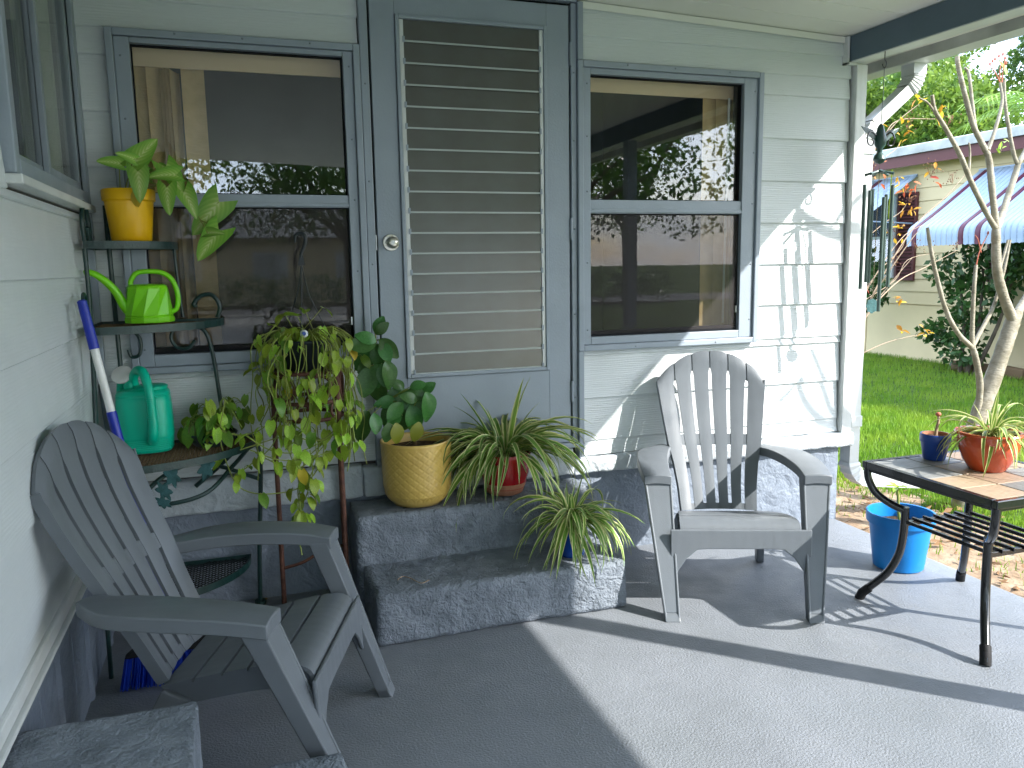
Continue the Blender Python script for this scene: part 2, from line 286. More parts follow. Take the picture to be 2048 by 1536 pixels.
# ------------------------------------------------------------------ mesh helpers
class MB:
    def __init__(s): s.v = []; s.f = []; s.uv = []; s.sm = []
    def add(s, pts, faces, smooth=False, uv=None):
        o = len(s.v); s.v += [tuple(p) for p in pts]; s.f += [tuple(i+o for i in f) for f in faces]; s.sm += [smooth]*len(faces)
        s.uv += uv if uv else [(0, 0)]*len(pts)
        return s
    def box(s, x0, x1, y0, y1, z0, z1):
        p = [(x0, y0, z0), (x1, y0, z0), (x1, y1, z0), (x0, y1, z0), (x0, y0, z1), (x1, y0, z1), (x1, y1, z1), (x0, y1, z1)]
        return s.add(p, [(3, 2, 1, 0), (4, 5, 6, 7), (0, 1, 5, 4), (1, 2, 6, 5), (2, 3, 7, 6), (3, 0, 4, 7)])
    def hexa(s, p): return s.add(p, [(3, 2, 1, 0), (4, 5, 6, 7), (0, 1, 5, 4), (1, 2, 6, 5), (2, 3, 7, 6), (3, 0, 4, 7)])
    def prism(s, poly, off):
        n = len(poly); off = Vector(off); a = [Vector(p) for p in poly]
        return s.add(a+[p+off for p in a], [tuple(range(n))[::-1], tuple(range(n, 2*n))] + [(i, (i+1) % n, n+(i+1) % n, n+i) for i in range(n)])
    def tube(s, pts, r, n=8, cap=True):
        P = [Vector(p) for p in pts]; m = len(P); R = r if isinstance(r, (list, tuple)) else [r]*m
        vs = []; up = None
        for i in range(m):
            t = (P[min(i+1, m-1)]-P[max(i-1, 0)])
            t = t.normalized() if t.length > 1e-9 else Vector((0, 0, 1))
            if up is None:
                up = Vector((0, 0, 1)) if abs(t.z) < .9 else Vector((1, 0, 0))
            up = up - t*up.dot(t)
            up = up.normalized() if up.length > 1e-6 else t.orthogonal().normalized()
            a = t.cross(up).normalized(); b = up
            for k in range(n):
                q = 2*pi*k/n; vs.append(P[i]+(a*cos(q)+b*sin(q))*R[i])
        fs = [(i*n+k, i*n+(k+1) % n, (i+1)*n+(k+1) % n, (i+1)*n+k) for i in range(m-1) for k in range(n)]
        s.add(vs, fs, True)
        if cap:
            o = len(s.v)-len(vs)
            s.f += [tuple(o+k for k in range(n))[::-1], tuple(o+(m-1)*n+k for k in range(n))]; s.sm += [False]*2
        return s
    def lathe(s, prof, n=36, c=(0, 0, 0), sx=1, sy=1, fn=None):
        vs = []; m = len(prof)
        for (r, z) in prof:
            for k in range(n):
                q = 2*pi*k/n; rr = r*(fn(q, z) if fn else 1)
                vs.append((c[0]+rr*cos(q)*sx, c[1]+rr*sin(q)*sy, c[2]+z))
        fs = [(i*n+k, i*n+(k+1) % n, (i+1)*n+(k+1) % n, (i+1)*n+k) for i in range(m-1) for k in range(n)]
        return s.add(vs, fs, True)
    def grid(s, rows, smooth=True, uv=None):
        m = len(rows); n = len(rows[0])
        return s.add([p for r in rows for p in r], [(i*n+k, i*n+k+1, (i+1)*n+k+1, (i+1)*n+k) for i in range(m-1) for k in range(n-1)], smooth, uv)
    def shell(s, A, B, smooth=True):
        """closed slab between two equal grids"""
        m = len(A); n = len(A[0]); o = m*n
        ix = lambda i, k, b=0: b*o+i*n+k
        fs = []
        for i in range(m-1):
            for k in range(n-1):
                fs.append((ix(i, k), ix(i, k+1), ix(i+1, k+1), ix(i+1, k)))
                fs.append((ix(i, k, 1), ix(i+1, k, 1), ix(i+1, k+1, 1), ix(i, k+1, 1)))
        for k in range(n-1):
            fs.append((ix(0, k), ix(0, k, 1), ix(0, k+1, 1), ix(0, k+1))); fs.append((ix(m-1, k), ix(m-1, k+1), ix(m-1, k+1, 1), ix(m-1, k, 1)))
        for i in range(m-1):
            fs.append((ix(i, 0), ix(i+1, 0), ix(i+1, 0, 1), ix(i, 0, 1))); fs.append((ix(i, n-1), ix(i, n-1, 1), ix(i+1, n-1, 1), ix(i+1, n-1)))
        return s.add([p for r in A for p in r]+[p for r in B for p in r], fs, smooth)
    def sphere(s, c, r, n=10, m=6, sc=(1, 1, 1)):
        vs = [(c[0]+r*sc[0]*sin(pi*i/m)*cos(2*pi*k/n), c[1]+r*sc[1]*sin(pi*i/m)*sin(2*pi*k/n), c[2]+r*sc[2]*cos(pi*i/m)) for i in range(m+1) for k in range(n)]
        return s.add(vs, [(i*n+k, (i+1)*n+k, (i+1)*n+(k+1) % n, i*n+(k+1) % n) for i in range(m) for k in range(n)], True)
    def mesh(s, name, angle=40):
        me = bpy.data.meshes.new(name); me.from_pydata(s.v, [], s.f); me.update()
        if any(u != (0, 0) for u in s.uv):
            l = me.uv_layers.new(name='UVMap')
            for lp in me.loops: l.data[lp.index].uv = s.uv[lp.vertex_index]
        me.polygons.foreach_set('use_smooth', s.sm)
        if any(s.sm): me.set_sharp_from_angle(angle=radians(angle))
        return me

def link(name, me, m, parent=None, loc=None, rot=None, bevel=0, bseg=2):
    o = bpy.data.objects.new(name, me); COL.objects.link(o)
    if m and not me.materials: me.materials.append(MATS[m])
    if parent: o.parent = parent
    if loc: o.location = loc
    if rot: o.rotation_euler = rot
    if bevel:
        b = o.modifiers.new('bevel', 'BEVEL'); b.width = bevel; b.segments = bseg; b.limit_method = 'ANGLE'; b.angle_limit = radians(35)
    return o
def obj(name, mb, m, parent=None, bevel=0, angle=40, bseg=2, **k):
    return link(name, mb.mesh(name, angle), m, parent, bevel=bevel, bseg=bseg, **k)
def tag(o, label, cat=None, group=None, kind=None):
    o['label'] = label
    if cat: o['category'] = cat
    if group: o['group'] = group
    if kind: o['kind'] = kind
    return o
def thing(name, label, cat, loc=(0, 0, 0), rz=0, group=None):
    o = bpy.data.objects.new(name, None); COL.objects.link(o); o.empty_display_size = .1
    o.location = loc; o.rotation_euler = (0, 0, rz); return tag(o, label, cat, group)
def struct(name, mb, m, label=None):
    o = obj(name, mb, m); o['kind'] = 'structure'
    if label: o['label'] = label
    return o
def curve(pts, k=6):
    """Catmull-Rom through points"""
    P = [Vector(p) for p in pts]; P = [P[0]*2-P[1]]+P+[P[-1]*2-P[-2]]; out = []
    for i in range(1, len(P)-2):
        for j in range(k):
            t = j/k; a, b, c, d = P[i-1:i+3]
            out.append(.5*((2*b)+(c-a)*t+(2*a-5*b+4*c-d)*t*t+(3*b-3*c+d-a)*t**3))
    return out+[P[-2]]
def lerpt(tab, x):
    if x <= tab[0][0]: return tab[0][1]
    for (a, p), (b, q) in zip(tab, tab[1:]):
        if x <= b: return p+(q-p)*(x-a)/(b-a)
    return tab[-1][1]
def rough_box(lo, hi, cell, amp, freq=9, bev=.02, seed=0, skip_bottom=True):
    """a block with worn, uneven faces and edges"""
    bm = bmesh.new(); bmesh.ops.create_cube(bm, size=1)
    for v in bm.verts: v.co = Vector([lo[i]+(v.co[i]+.5)*(hi[i]-lo[i]) for i in range(3)])
    bmesh.ops.bevel(bm, geom=list(bm.edges), offset=bev, segments=2, profile=.6, affect='EDGES')
    for ax in range(3):
        n = max(1, int((hi[ax]-lo[ax])/cell))
        for i in range(1, n):
            c = [0, 0, 0]; c[ax] = lo[ax]+(hi[ax]-lo[ax])*i/n; no = [0, 0, 0]; no[ax] = 1
            bmesh.ops.bisect_plane(bm, geom=list(bm.verts)+list(bm.edges)+list(bm.faces), plane_co=c, plane_no=no)
    for v in bm.verts:
        p = v.co*freq+Vector((seed*3.1, seed*1.7, seed)); q = v.co*freq*3.3+Vector((seed, 5, 2))
        d = noise.noise_vector(p)*amp+noise.noise_vector(q)*amp*.5
        if skip_bottom and v.co.z < lo[2]+.004: d.z = 0
        v.co += d
    me = bpy.data.meshes.new('block'); bm.to_mesh(me); bm.free()
    for p in me.polygons: p.use_smooth = True
    return me

# ================================================================== SETTING
# ground: one sheet to the horizon, finer near the porch
g = MB(); R_ = 400
g.add([(-R_, -R_, -.03), (R_, -R_, -.03), (R_, R_, -.03), (-R_, R_, -.03)], [(0, 1, 2, 3)])
struct('lawn', g, 'turf', 'green lawn around the house')
slab = link('porch_floor', rough_box((-.6, -6.6, -.25), (3.648, .30, 0), .22, .0025, 3, .012, 4, False), 'floor_paint'); slab['kind'] = 'structure'
slab['label'] = 'grey painted concrete porch floor'
# bare earth along the slab, uneven
rows = []
for i in range(40):
    t = i/39; x = 3.60+t*1.35; rows.append([])
    for j in range(44):
        y = -3.0+3.75*j/43
        e = max(0, 1-(t+.18*noise.noise((y*1.7, 3, 1)))**2*1.3)
        rows[-1].append((x, y, -.045+.03*e+.018*noise.noise((x*7, y*7, 0))*e+.008*noise.noise((x*21, y*21, 4))))
g = MB().grid(rows); struct('soil_strip', g, 'bare_soil', 'bare sandy soil strip beside the porch floor')
g = MB().box(-1.2, 3.9, -23.8, -6.62, -.028, -.008); struct('bounce_paving', g, 'bounce_paving', 'pale concrete paving added out of view to bounce light into the porch')  # unseen pale paving, added to bounce fill light under the porch roof
g = MB().box(-30, 40, -30, -24, -.028, -.022); struct('road', g, 'road_grey', 'grey road beyond the lawn')

# ================================================================== HOUSE
house = thing('house', 'pale grey lap-sided house with blue-grey trim and covered porch', 'house', (0, 0, 0))
H = house
PITCH = .0362
def ceil_z(x): return 2.567+(3.588-x)*PITCH
EXPO = .2107; Z0 = .574-EXPO          # lap lines
def board(x0, x1, zb, zt, full=True, top_cut=None, side=False, ends=None):
    """one lap board on the back wall (or, side=True, along y on the left wall)"""
    fb, ft = .017, .004
    pts = []
    prof = [(-fb, zb+.004), (-fb+.004, zb), (.004, zb), (.004, zt), (-ft, zt)]
    if side:
        a = [(-p[0]-.008, x0, p[1]) for p in prof]; return MB().prism(a, (0, x1-x0, 0))
    a = [(x0, p[0], p[1]) for p in prof]
    mb = MB().prism(a, (x1-x0, 0, 0))
    if top_cut:
        for i, v in enumerate(mb.v):
            z = min(v[2], top_cut(v[0])); mb.v[i] = (v[0], v[1], z)
    return mb
regions = [  # x0, x1, z0, z1 of siding fields on the back wall
    (.012, .128, .50, 2.362), (.012, 1.092, 2.362, 2.72), (.012, 1.118, .565, 1.02),
    (2.104, 3.632, 2.362, 2.72), (3.082, 3.632, 1.03, 2.362), (2.104, 3.632, .50, 1.03)]
for (x0, x1, za, zb) in regions:
    k = 0
    if (x0, x1) == (.012, .128): za = 1.02
    while True:
        b0 = Z0+EXPO*k; b1 = b0+EXPO+.010; k += 1
        if b0 > zb: break
        if b1 < za+.02: continue
        lo, hi = max(b0, za), min(b1, zb)
        if hi-lo < .012: continue
        cut = ceil_z if hi > 2.5 else None
        if cut and lo > cut(x1)-.01: continue
        obj('siding_board', board(x0, x1-random.uniform(0, .006), lo, hi, top_cut=cut), 'siding', H)
# bottom starter strip
obj('siding_board', MB().box(2.104, 3.62, -.010, .003, .50, .572), 'siding', H)
# left wall boards
obj('siding_board', MB().box(-.012, .004, -5.2, -.056, .479, .580), 'siding_side', H)
k = 0
while True:
    b0 = Z0+EXPO*(k+1); b1 = b0+EXPO+.010; k += 1
    if b0 > 2.7: break
    if b1 <= 1.66 or b0 >= 2.62:
        obj('siding_board', board(-5.2, -.004, b0, min(b1, 2.69), side=True), 'siding_side', H)
    elif b0 < 1.66:
        obj('siding_board', board(-5.2, -.004, b0, 1.655, side=True), 'siding_side', H)
        obj('siding_board', board(-5.2, -1.16, 1.652, b1, side=True), 'siding_side', H)
    else:
        obj('siding_board', board(-5.2, -1.16, b0, min(b1, 2.69), side=True), 'siding_side', H)
nail = MB().sphere((0, 0, 0), .0035, 6, 4, (1, .4, 1)).mesh('nail_head')
for k in range(10):
    zc = Z0+EXPO*k+.022
    for x in (2.35, 2.75, 3.2, 3.55):
        if zc < .6 or (x < 3.08 and 1.0 < zc < 2.37) or zc > 2.55: continue
        link('nail_head', nail, 'siding', H, loc=(x+random.uniform(-.04, .04), -.0165, zc+random.uniform(-.004, .004)))
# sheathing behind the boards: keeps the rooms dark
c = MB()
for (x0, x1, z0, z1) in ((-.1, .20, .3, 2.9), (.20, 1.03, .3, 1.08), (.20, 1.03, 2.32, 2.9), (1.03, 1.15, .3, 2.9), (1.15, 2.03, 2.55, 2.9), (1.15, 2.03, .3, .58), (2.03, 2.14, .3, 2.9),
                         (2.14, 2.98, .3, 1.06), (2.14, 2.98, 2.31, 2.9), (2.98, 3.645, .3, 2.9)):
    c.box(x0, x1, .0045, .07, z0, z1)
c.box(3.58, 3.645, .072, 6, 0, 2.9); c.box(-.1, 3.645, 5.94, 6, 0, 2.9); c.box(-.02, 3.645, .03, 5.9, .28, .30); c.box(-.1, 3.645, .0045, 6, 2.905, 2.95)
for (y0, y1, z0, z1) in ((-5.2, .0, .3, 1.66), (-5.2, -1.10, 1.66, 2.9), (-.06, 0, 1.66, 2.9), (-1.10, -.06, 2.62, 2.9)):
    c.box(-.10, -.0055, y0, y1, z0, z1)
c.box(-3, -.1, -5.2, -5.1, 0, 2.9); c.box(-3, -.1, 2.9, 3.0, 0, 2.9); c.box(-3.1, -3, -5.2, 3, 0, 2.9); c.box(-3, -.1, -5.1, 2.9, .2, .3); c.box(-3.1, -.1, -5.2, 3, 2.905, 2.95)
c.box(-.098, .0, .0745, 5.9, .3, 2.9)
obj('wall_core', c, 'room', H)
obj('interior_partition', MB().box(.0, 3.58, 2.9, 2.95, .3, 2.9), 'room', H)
# corner trims
obj('corner_board', MB().box(3.640, 3.706, -.045, .03, .498, 2.43), 'white_trim', H, bevel=.004)
obj('corner_board', MB().box(.0035, .03, -.030, -.0045, .50, 2.69), 'blue_trim', H, bevel=.003)
# ceiling edge strip along the wall
p = [(2.104, ceil_z(2.104)-.034), (3.588, ceil_z(3.588)-.034), (3.588, ceil_z(3.588)-.004), (2.104, ceil_z(2.104)-.004)]
obj('edge_strip', MB().prism([(a, -.022, b) for a, b in p], (0, .004, 0)), 'ceiling', H)
p = [(.03, ceil_z(.03)-.034), (1.09, ceil_z(1.09)-.034), (1.09, ceil_z(1.09)-.004), (.03, ceil_z(.03)-.004)]
obj('edge_strip', MB().prism([(a, -.022, b) for a, b in p], (0, .004, 0)), 'ceiling', H)
# stucco ledge and foundation
for (x0, x1) in ((.0, 1.03), (2.05, 3.722)):
    me = rough_box((x0, -.052, .418), (x1, .05, .498 if x0 > 1 else .566), .035, .007, 13, .012, x0, False); link('stucco_ledge', me, 'stucco_light', H)
link('stucco_ledge', rough_box((1.03, -.05, .418), (2.05, .05, .556), .035, .006, 13, .012, 7, False), 'stucco_light', H)
link('foundation_wall', rough_box((.0, -.012, -.05), (3.655, .10, .43), .05, .005, 11, .008, 5, False), 'stucco_grey', H)
# left wall foot: ledge moulding and skirting
obj('skirting_ledge', MB().box(-.02, .018, -5.2, -.055, .437, .478), 'white_trim', H, bevel=.006)
obj('skirting_ledge', MB().box(-.02, .030, -5.2, -.055, .425, .4365), 'white_trim', H, bevel=.004)
for i in range(12):
    y0 = -5.1+.42*i; pts = []
    obj('skirting_panel', MB().tube([(-.028, y0+.21, 0), (-.028, y0+.21, .425)], .036, 10).box(-.03, -.004, y0, y0+.416, 0, .424), 'stucco_grey', H, bevel=.003)

# carport ceiling panels (run across, seams along x)
y = -.001; i = 0
while y > -6.5:
    y1 = max(y-.2015, -6.5)
    a = [(.0, y1+.004, ceil_z(0)), (3.60, y1+.004, ceil_z(3.6)), (3.60, y, ceil_z(3.6)), (.0, y, ceil_z(0))]
    obj('ceiling_panel', MB().prism(a, (0, 0, .02)), 'ceiling', H, bevel=.003); y = y1; i += 1
a = [(-3.1, -6.55, ceil_z(-3.1)+.03), (4.0, -6.55, ceil_z(4.0)+.03), (4.0, .35, ceil_z(4.0)+.03), (-3.1, .35, ceil_z(-3.1)+.03)]
obj('roof_sheet', MB().prism(a, (0, 0, .05)), 'asphalt_roof', H)
# beam, its end bracket, overhang, gutter
BD = -.010   # beam falls slightly towards the street
def beam_box(x0, x1, z0, z1, y0=-.03, y1=-6.5, d=BD):
    return MB().hexa([(x0, y1, z0+d*-y1), (x1, y1, z0+d*-y1), (x1, y0, z0), (x0, y0, z0), (x0, y1, z1+d*-y1*.2), (x1, y1, z1+d*-y1*.2), (x1, y0, z1), (x0, y0, z1)])
obj('beam', beam_box(3.592, 3.600, 2.442, 2.563), 'blue_beam', H)
obj('beam', beam_box(3.6005, 3.69, 2.438, 2.60), 'white_trim', H)
obj('beam_bracket', MB().box(3.574, 3.588, -.045, -.004, 2.425, 2.562).box(3.574, 3.638, -.045, -.004, 2.425, 2.437), 'white_trim', H, bevel=.002)
obj('overhang_panel', beam_box(3.691, 3.735, 2.455, 2.463), 'gutter_white', H)
obj('overhang_panel', beam_box(3.735, 3.99, 2.512, 2.520, y0=.34), 'ceiling', H)
obj('fascia', beam_box(3.9495, 3.9545, 2.461, 2.511, y0=.34), 'roof_edge', H)  # thin grey strip: shade and dirt of the gutter's inner face put into colour
gp = [(3.955, 2.585), (3.955, 2.456), (4.075, 2.456), (4.085, 2.470), (4.112, 2.53), (4.112, 2.585), (4.106, 2.585), (4.104, 2.532), (4.078, 2.474), (4.072, 2.460), (3.959, 2.460), (3.959, 2.585)]
gm = MB().prism([(a, .36, b) for a, b in gp], (0, -6.9, 0))
gm.v = [(a, b, c_+BD*max(0, -b)*.4) for a, b, c_ in gm.v]
obj('gutter', gm, 'gutter_white', H)
# downspout: outlet, ribbed elbows, pipe, straps, foot
def square_pipe(pts, hw, hd, ax):
    """rectangular pipe through pts, sections kept perpendicular in the plane that holds ax"""
    rows = []; ax = Vector(ax)
    for i, p in enumerate(pts):
        p = Vector(p); t = (Vector(pts[min(i+1, len(pts)-1)])-Vector(pts[max(i-1, 0)])).normalized(); b = t.cross(ax).normalized()
        rows.append([p+ax*hw+b*hd, p+ax*.3*hw+b*hd*.9, p-ax*.3*hw+b*hd*.9, p-ax*hw+b*hd, p-ax*hw-b*hd, p-ax*.3*hw-b*hd*.9, p+ax*.3*hw-b*hd*.9, p+ax*hw-b*hd, p+ax*hw+b*hd])
    return MB().grid(rows, False)
DX, DY = 3.765, .028
top = [(4.03, -.02, 2.458), (4.03, -.02, 2.37)]
obj('downspout_outlet', square_pipe([(4.03, -.02, 2.462), (4.03, -.02, 2.40)], .045, .042, (0, 1, 0)), 'gutter_white', H)
rib = []
for k in range(9):
    q = k/8*radians(47); rr = .10+(.005 if k % 2 else 0)
    rib.append((4.03-.085*(1-cos(q)), -.02, 2.395-.085*sin(q)))
def ribbed(pts, name):
    m = MB(); A = Vector((0, 1, 0))
    rows = []
    for i, p in enumerate(pts):
        p = Vector(p); t = (Vector(pts[min(i+1, len(pts)-1)])-Vector(pts[max(i-1, 0)])).normalized(); b = t.cross(A).normalized(); s = 1+(.13 if i % 2 else 0)
        rows.append([p+A*.042*s+b*.034*s, p-A*.042*s+b*.034*s, p-A*.042*s-b*.034*s, p+A*.042*s-b*.034*s, p+A*.042*s+b*.034*s])
    return obj(name, m.grid(rows, False), 'gutter_white', H)
e1 = [(4.03-.10*(1-cos(q)), -.02+.01*k_, 2.40-.10*sin(q)) for k_, q in ((k/10, k/10*radians(50)) for k in range(11))]
ribbed(e1, 'downspout_elbow')
end = Vector(e1[-1]); stt = Vector((DX+.036, DY, 2.145))
obj('downspout_pipe', square_pipe([end, stt], .039, .031, (0, 1, 0)), 'gutter_white', H)
e2 = [stt + Vector((-.036*(sin(radians(90*k/10))), 0, -.10*(k/10)-.01*sin(k/10*pi))) for k in range(11)]
ribbed(e2, 'downspout_elbow')
obj('downspout_pipe', square_pipe([(DX, DY, 2.05), (DX, DY, .30)], .039, .031, (0, 1, 0)), 'gutter_white', H)
for z in (.545, 2.02): obj('downspout_strap', MB().box(DX-.036, DX+.036, DY-.048, DY+.02, z-.03, z+.03).box(DX-.06, DX-.036, DY-.044, DY-.040, z-.03, z+.03), 'white_trim', H, bevel=.003)
e3 = [(DX+.11*(1-cos(q)), DY-.03*k_, .31-.11*sin(q)) for k_, q in ((k/10, k/10*radians(88)) for k in range(11))]
ribbed(e3, 'downspout_elbow')
obj('downspout_pipe', square_pipe([(DX+.10, DY-.03, .20), (DX+.85, DY-.16, .13)], .039, .031, Vector((.17, .98, 0)).normalized()), 'gutter_white', H)
# porch post outside the frame: its shadow crosses the floor
PX, PY = 3.64, -2.50
obj('porch_post', MB().box(PX-.043, PX+.043, PY-.043, PY+.043, 0, 2.44).box(PX-.06, PX+.06, PY-.06, PY+.06, 0, .05), 'blue_trim', H, bevel=.004)
obj('porch_post', MB().box(PX-.043, PX+.043, -6.20, -6.114, 0, 2.40), 'blue_trim', H, bevel=.004)

# ---------------- windows
def screws(parent, pts, r=.0045):
    me = MB().sphere((0, 0, 0), r, 8, 4, (1, .5, 1)).mesh('screw')
    for p in pts: link('screw', me, 'screw_paint', parent, loc=p)
def bars(mb, x0, x1, z0, z1, w0, y0, y1, wt=None, wb=None):
    wt = wt or w0; wb = wb or w0
    mb.box(x0, x0+w0, y0, y1, z0, z1); mb.box(x1-w0, x1, y0, y1, z0, z1)
    mb.box(x0+w0, x1-w0, y0, y1, z1-wt, z1); mb.box(x0+w0, x1-w0, y0, y1, z0, z0+wb); return mb
def make_window(x0, x1, z0, z1, gx0, gx1, gz0, gm0, gm1, gz1, trims):
    wnd = obj('window', bars(MB(), x0, x1, z0, z1, .028, -.050, .004), 'blue_trim', H, bevel=.004)
    fr = MB(); fr.box(x0+.029, gx0, -.036, .02, z0+.029, z1-.029); fr.box(gx1, x1-.029, -.036, .02, z0+.029, z1-.029)
    fr.box(gx0, gx1, -.036, .02, gz1, z1-.029); fr.box(gx0, gx1, -.036, .02, z0+.029, gz0)
    obj('frame', fr, 'blue_trim', wnd, bevel=.003)
    obj('meeting_rail', MB().box(gx0, gx1, -.030, .018, gm0, gm1).box(gx0, gx1, -.036, -.0305, gm0+.004, gm0+.018), 'blue_trim', wnd, bevel=.002)
    obj('sash_edge', bars(MB(), gx0+.001, gx1-.001, gm1, gz1-.001, .004, -.012, .014), 'dark_gap', wnd)
    obj('sash_edge', bars(MB(), gx0+.001, gx1-.001, gz0+.001, gm0, .005, -.014, .012, wb=.026), 'dark_gap', wnd)
    obj('pane', MB().box(gx0+.004, gx1-.004, .002, .006, gm1+.002, gz1-.004), 'glass', wnd)
    obj('pane', MB().box(gx0+.004, gx1-.004, -.002, .002, gz0+.012, gm0-.002), 'glass', wnd)
    obj('insect_screen', MB().add([(gx0+.006, -.016, gz0+.012), (gx1-.006, -.016, gz0+.012), (gx1-.006, -.016, gm0-.004), (gx0+.006, -.016, gm0-.004)], [(0, 1, 2, 3)]), 'insect_screen', wnd)
    obj('sash_latch', MB().box(gx1-.012, gx1-.004, -.022, -.012, gz0+.09, gz0+.125), 'steel', wnd, bevel=.001)
    screws(wnd, [(x0+.05, -.037, z) for z in (z0+.1, z0+.42, z0+.75, z0+1.0, z1-.1)]+[(x1-.045, -.037, z) for z in (z0+.12, z0+.4, z0+.7, z0+.95, z1-.09)]+[(x, -.051, z1-.012) for x in (x0+.25, x0+.5, x1-.2)]+[(x, -.051, z0+.012) for x in (x0+.3, x1-.25)])
    return wnd
w1 = make_window(.130, 1.092, 1.022, 2.356, .214, 1.022, 1.100, 1.690, 1.742, 2.306, 0)
w2 = make_window(2.078, 3.078, 1.022, 2.356, 2.146, 2.972, 1.088, 1.672, 1.735, 2.300, 0)
# blinds inside
def blind(parent, xs, yaw, z0, z1, y=.10, wd=.089):
    for x in xs:
        a = yaw+random.uniform(-.08, .08); mb = MB()
        rows = []
        for z in (z0, z1):
            rows.append([(x+(u-.5)*wd*cos(a), y+(u-.5)*wd*sin(a)+.012*(1-(2*u-1)**2), z) for u in (0, .25, .5, .75, 1)])
        obj('blind_slat', mb.grid(rows), 'blind_tan', parent)
for wnd, x0, x1 in ((w1, .16, 1.06), (w2, 2.10, 3.02)):
    obj('valance', MB().box(x0, x1, .075, .083, 2.245, 2.40), 'valance_tan', wnd)
blind(w1, (.23, .30), .15, 1.0, 2.26, .085); blind(w1, (.325, .337, .349, .361), 1.15, 1.0, 2.24, .11); blind(w1, (.43,), .05, 1.0, 2.27, .095)
blind(w2, (2.855, 2.93), .1, 1.0, 2.27, .085); blind(w2, (2.985, 2.998), 1.1, 1.0, 2.26, .11)
obj('blind_wand', MB().tube([(2.955, .07, 2.25), (2.945, .07, 1.12)], .006, 6), 'white_plastic', w2)
# left wall slider window
def bars_y(mb, y0, y1, z0, z1, w0, x0, x1):
    mb.box(x0, x1, y0, y0+w0, z0, z1); mb.box(x0, x1, y1-w0, y1, z0, z1); mb.box(x0, x1, y0+w0, y1-w0, z1-w0, z1); mb.box(x0, x1, y0+w0, y1-w0, z0, z0+w0); return mb
w3 = obj('window', bars_y(MB(), -1.15, -.034, 1.692, 2.63, .045, -.02, .032), 'blue_trim', H, bevel=.004)
obj('sill', MB().box(-.02, .048, -1.17, -.032, 1.664, 1.690), 'white_trim', w3, bevel=.004)
obj('jamb', MB().box(-.03, .016, -.079, -.060, 1.738, 2.585), 'blue_trim', w3)
obj('sash', bars_y(MB(), -1.104, -.60, 1.738, 2.584, .030, -.026, -.006), 'blue_trim', w3, bevel=.002)
obj('sash', bars_y(MB(), -.635, -.080, 1.738, 2.584, .032, -.005, .012), 'blue_trim', w3, bevel=.002)
obj('pane', MB().box(-.018, -.014, -1.076, -.63, 1.768, 2.556), 'glass', w3)
obj('pane', MB().box(.001, .005, -.603, -.112, 1.770, 2.552), 'glass', w3)
refl = []
for k in range(41):
    yy = -.60+.50*k/40; xx = -.055+.018*sin(k*.8)+.006*sin(k*2.1)
    refl.append((xx, yy))
obj('reflection_sheet', MB().grid([[(a, b, z) for a, b in refl] for z in (1.78, 2.1, 2.60)]), 'reflection_sheet', w3)  # pale sheet behind the pane; its colour stands for the siding's reflection

# ---------------- door
DX0, DX1, DZ0, DZ1 = 1.140, 2.040, .582, 2.588
door = obj('door', MB().box(DX0, 1.245, -.030, .01, DZ0, DZ1).box(1.932, DX1, -.030, .01, DZ0, DZ1).box(1.245, 1.932, -.030, .01, 2.492, DZ1).box(1.245, 1.932, -.030, .01, DZ0, .940), 'blue_trim', H, bevel=.002)
obj('louvre_frame', bars(MB(), 1.247, 1.930, .942, 2.490, .016, -.042, -.004), 'blue_trim', door, bevel=.003)
obj('louvre_track', MB().box(1.264, 1.282, -.036, .0, .960, 2.472).box(1.896, 1.913, -.036, .0, .960, 2.472), 'white_trim', door, bevel=.002)
N = 17; zt, zb_ = 2.472, .958; dz = (zt-zb_)/N
sl = MB().hexa([(1.283, -.034, -.002), (1.895, -.034, -.002), (1.895, -.029, .0), (1.283, -.029, .0), (1.283, -.0275, dz+.004), (1.895, -.0275, dz+.004), (1.895, -.0225, dz+.006), (1.283, -.0225, dz+.006)]).mesh('louvre_slat')
ed = MB().box(1.283, 1.895, -.0372, -.0345, -.002, .0055).mesh('slat_edge')
edm = MATS['louvre_edge']; sl.materials.append(MATS['obscure_glass'])
me_join = bmesh.new(); me_join.from_mesh(sl); sl.materials.append(edm)
nf = len(me_join.faces); me_join.from_mesh(ed); me_join.faces.ensure_lookup_table()
for f in me_join.faces[nf:]: f.material_index = 1
me_join.to_mesh(sl); me_join.free()
for i in range(N):
    o = link('louvre_slat', sl, None, door, loc=(0, random.uniform(-.0008, .0008), zb_+dz*i), rot=(random.uniform(-.006, .006), 0, 0))
cm = MB().box(-.005, .005, -.041, -.0375, -.004, .02).mesh('louvre_clip')
for i in range(N):
    for x in (1.281, 1.897): link('louvre_clip', cm, 'blue_trim', door, loc=(x, 0, zb_+dz*i))
kb = obj('door_knob', MB().lathe([(.0, .062), (.012, .062), (.020, .058), (.026, .048), (.027, .040), (.020, .026), (.013, .020), (.013, .012), (.034, .010), (.036, .004), (.036, 0)], 28), 'knob_metal', door, loc=(1.196, -.030, 1.542), rot=(pi/2, 0, 0))
obj('key_slot', MB().lathe([(0, .0635), (.008, .0635), (.008, .0615)], 16).box(-.001, .001, -.004, .004, .0636, .0642), 'steel', door, loc=(1.196, -.030, 1.542), rot=(pi/2, 0, 0))
for z in (.78, 1.55, 2.33): obj('hinge', MB().tube([(2.047, -.036, z), (2.047, -.036, z+.10)], .006, 8), 'blue_trim', door)
obj('kick_rail', MB().box(1.25, 1.928, -.0335, -.0305, .935, .9385), 'blue_trim', door)
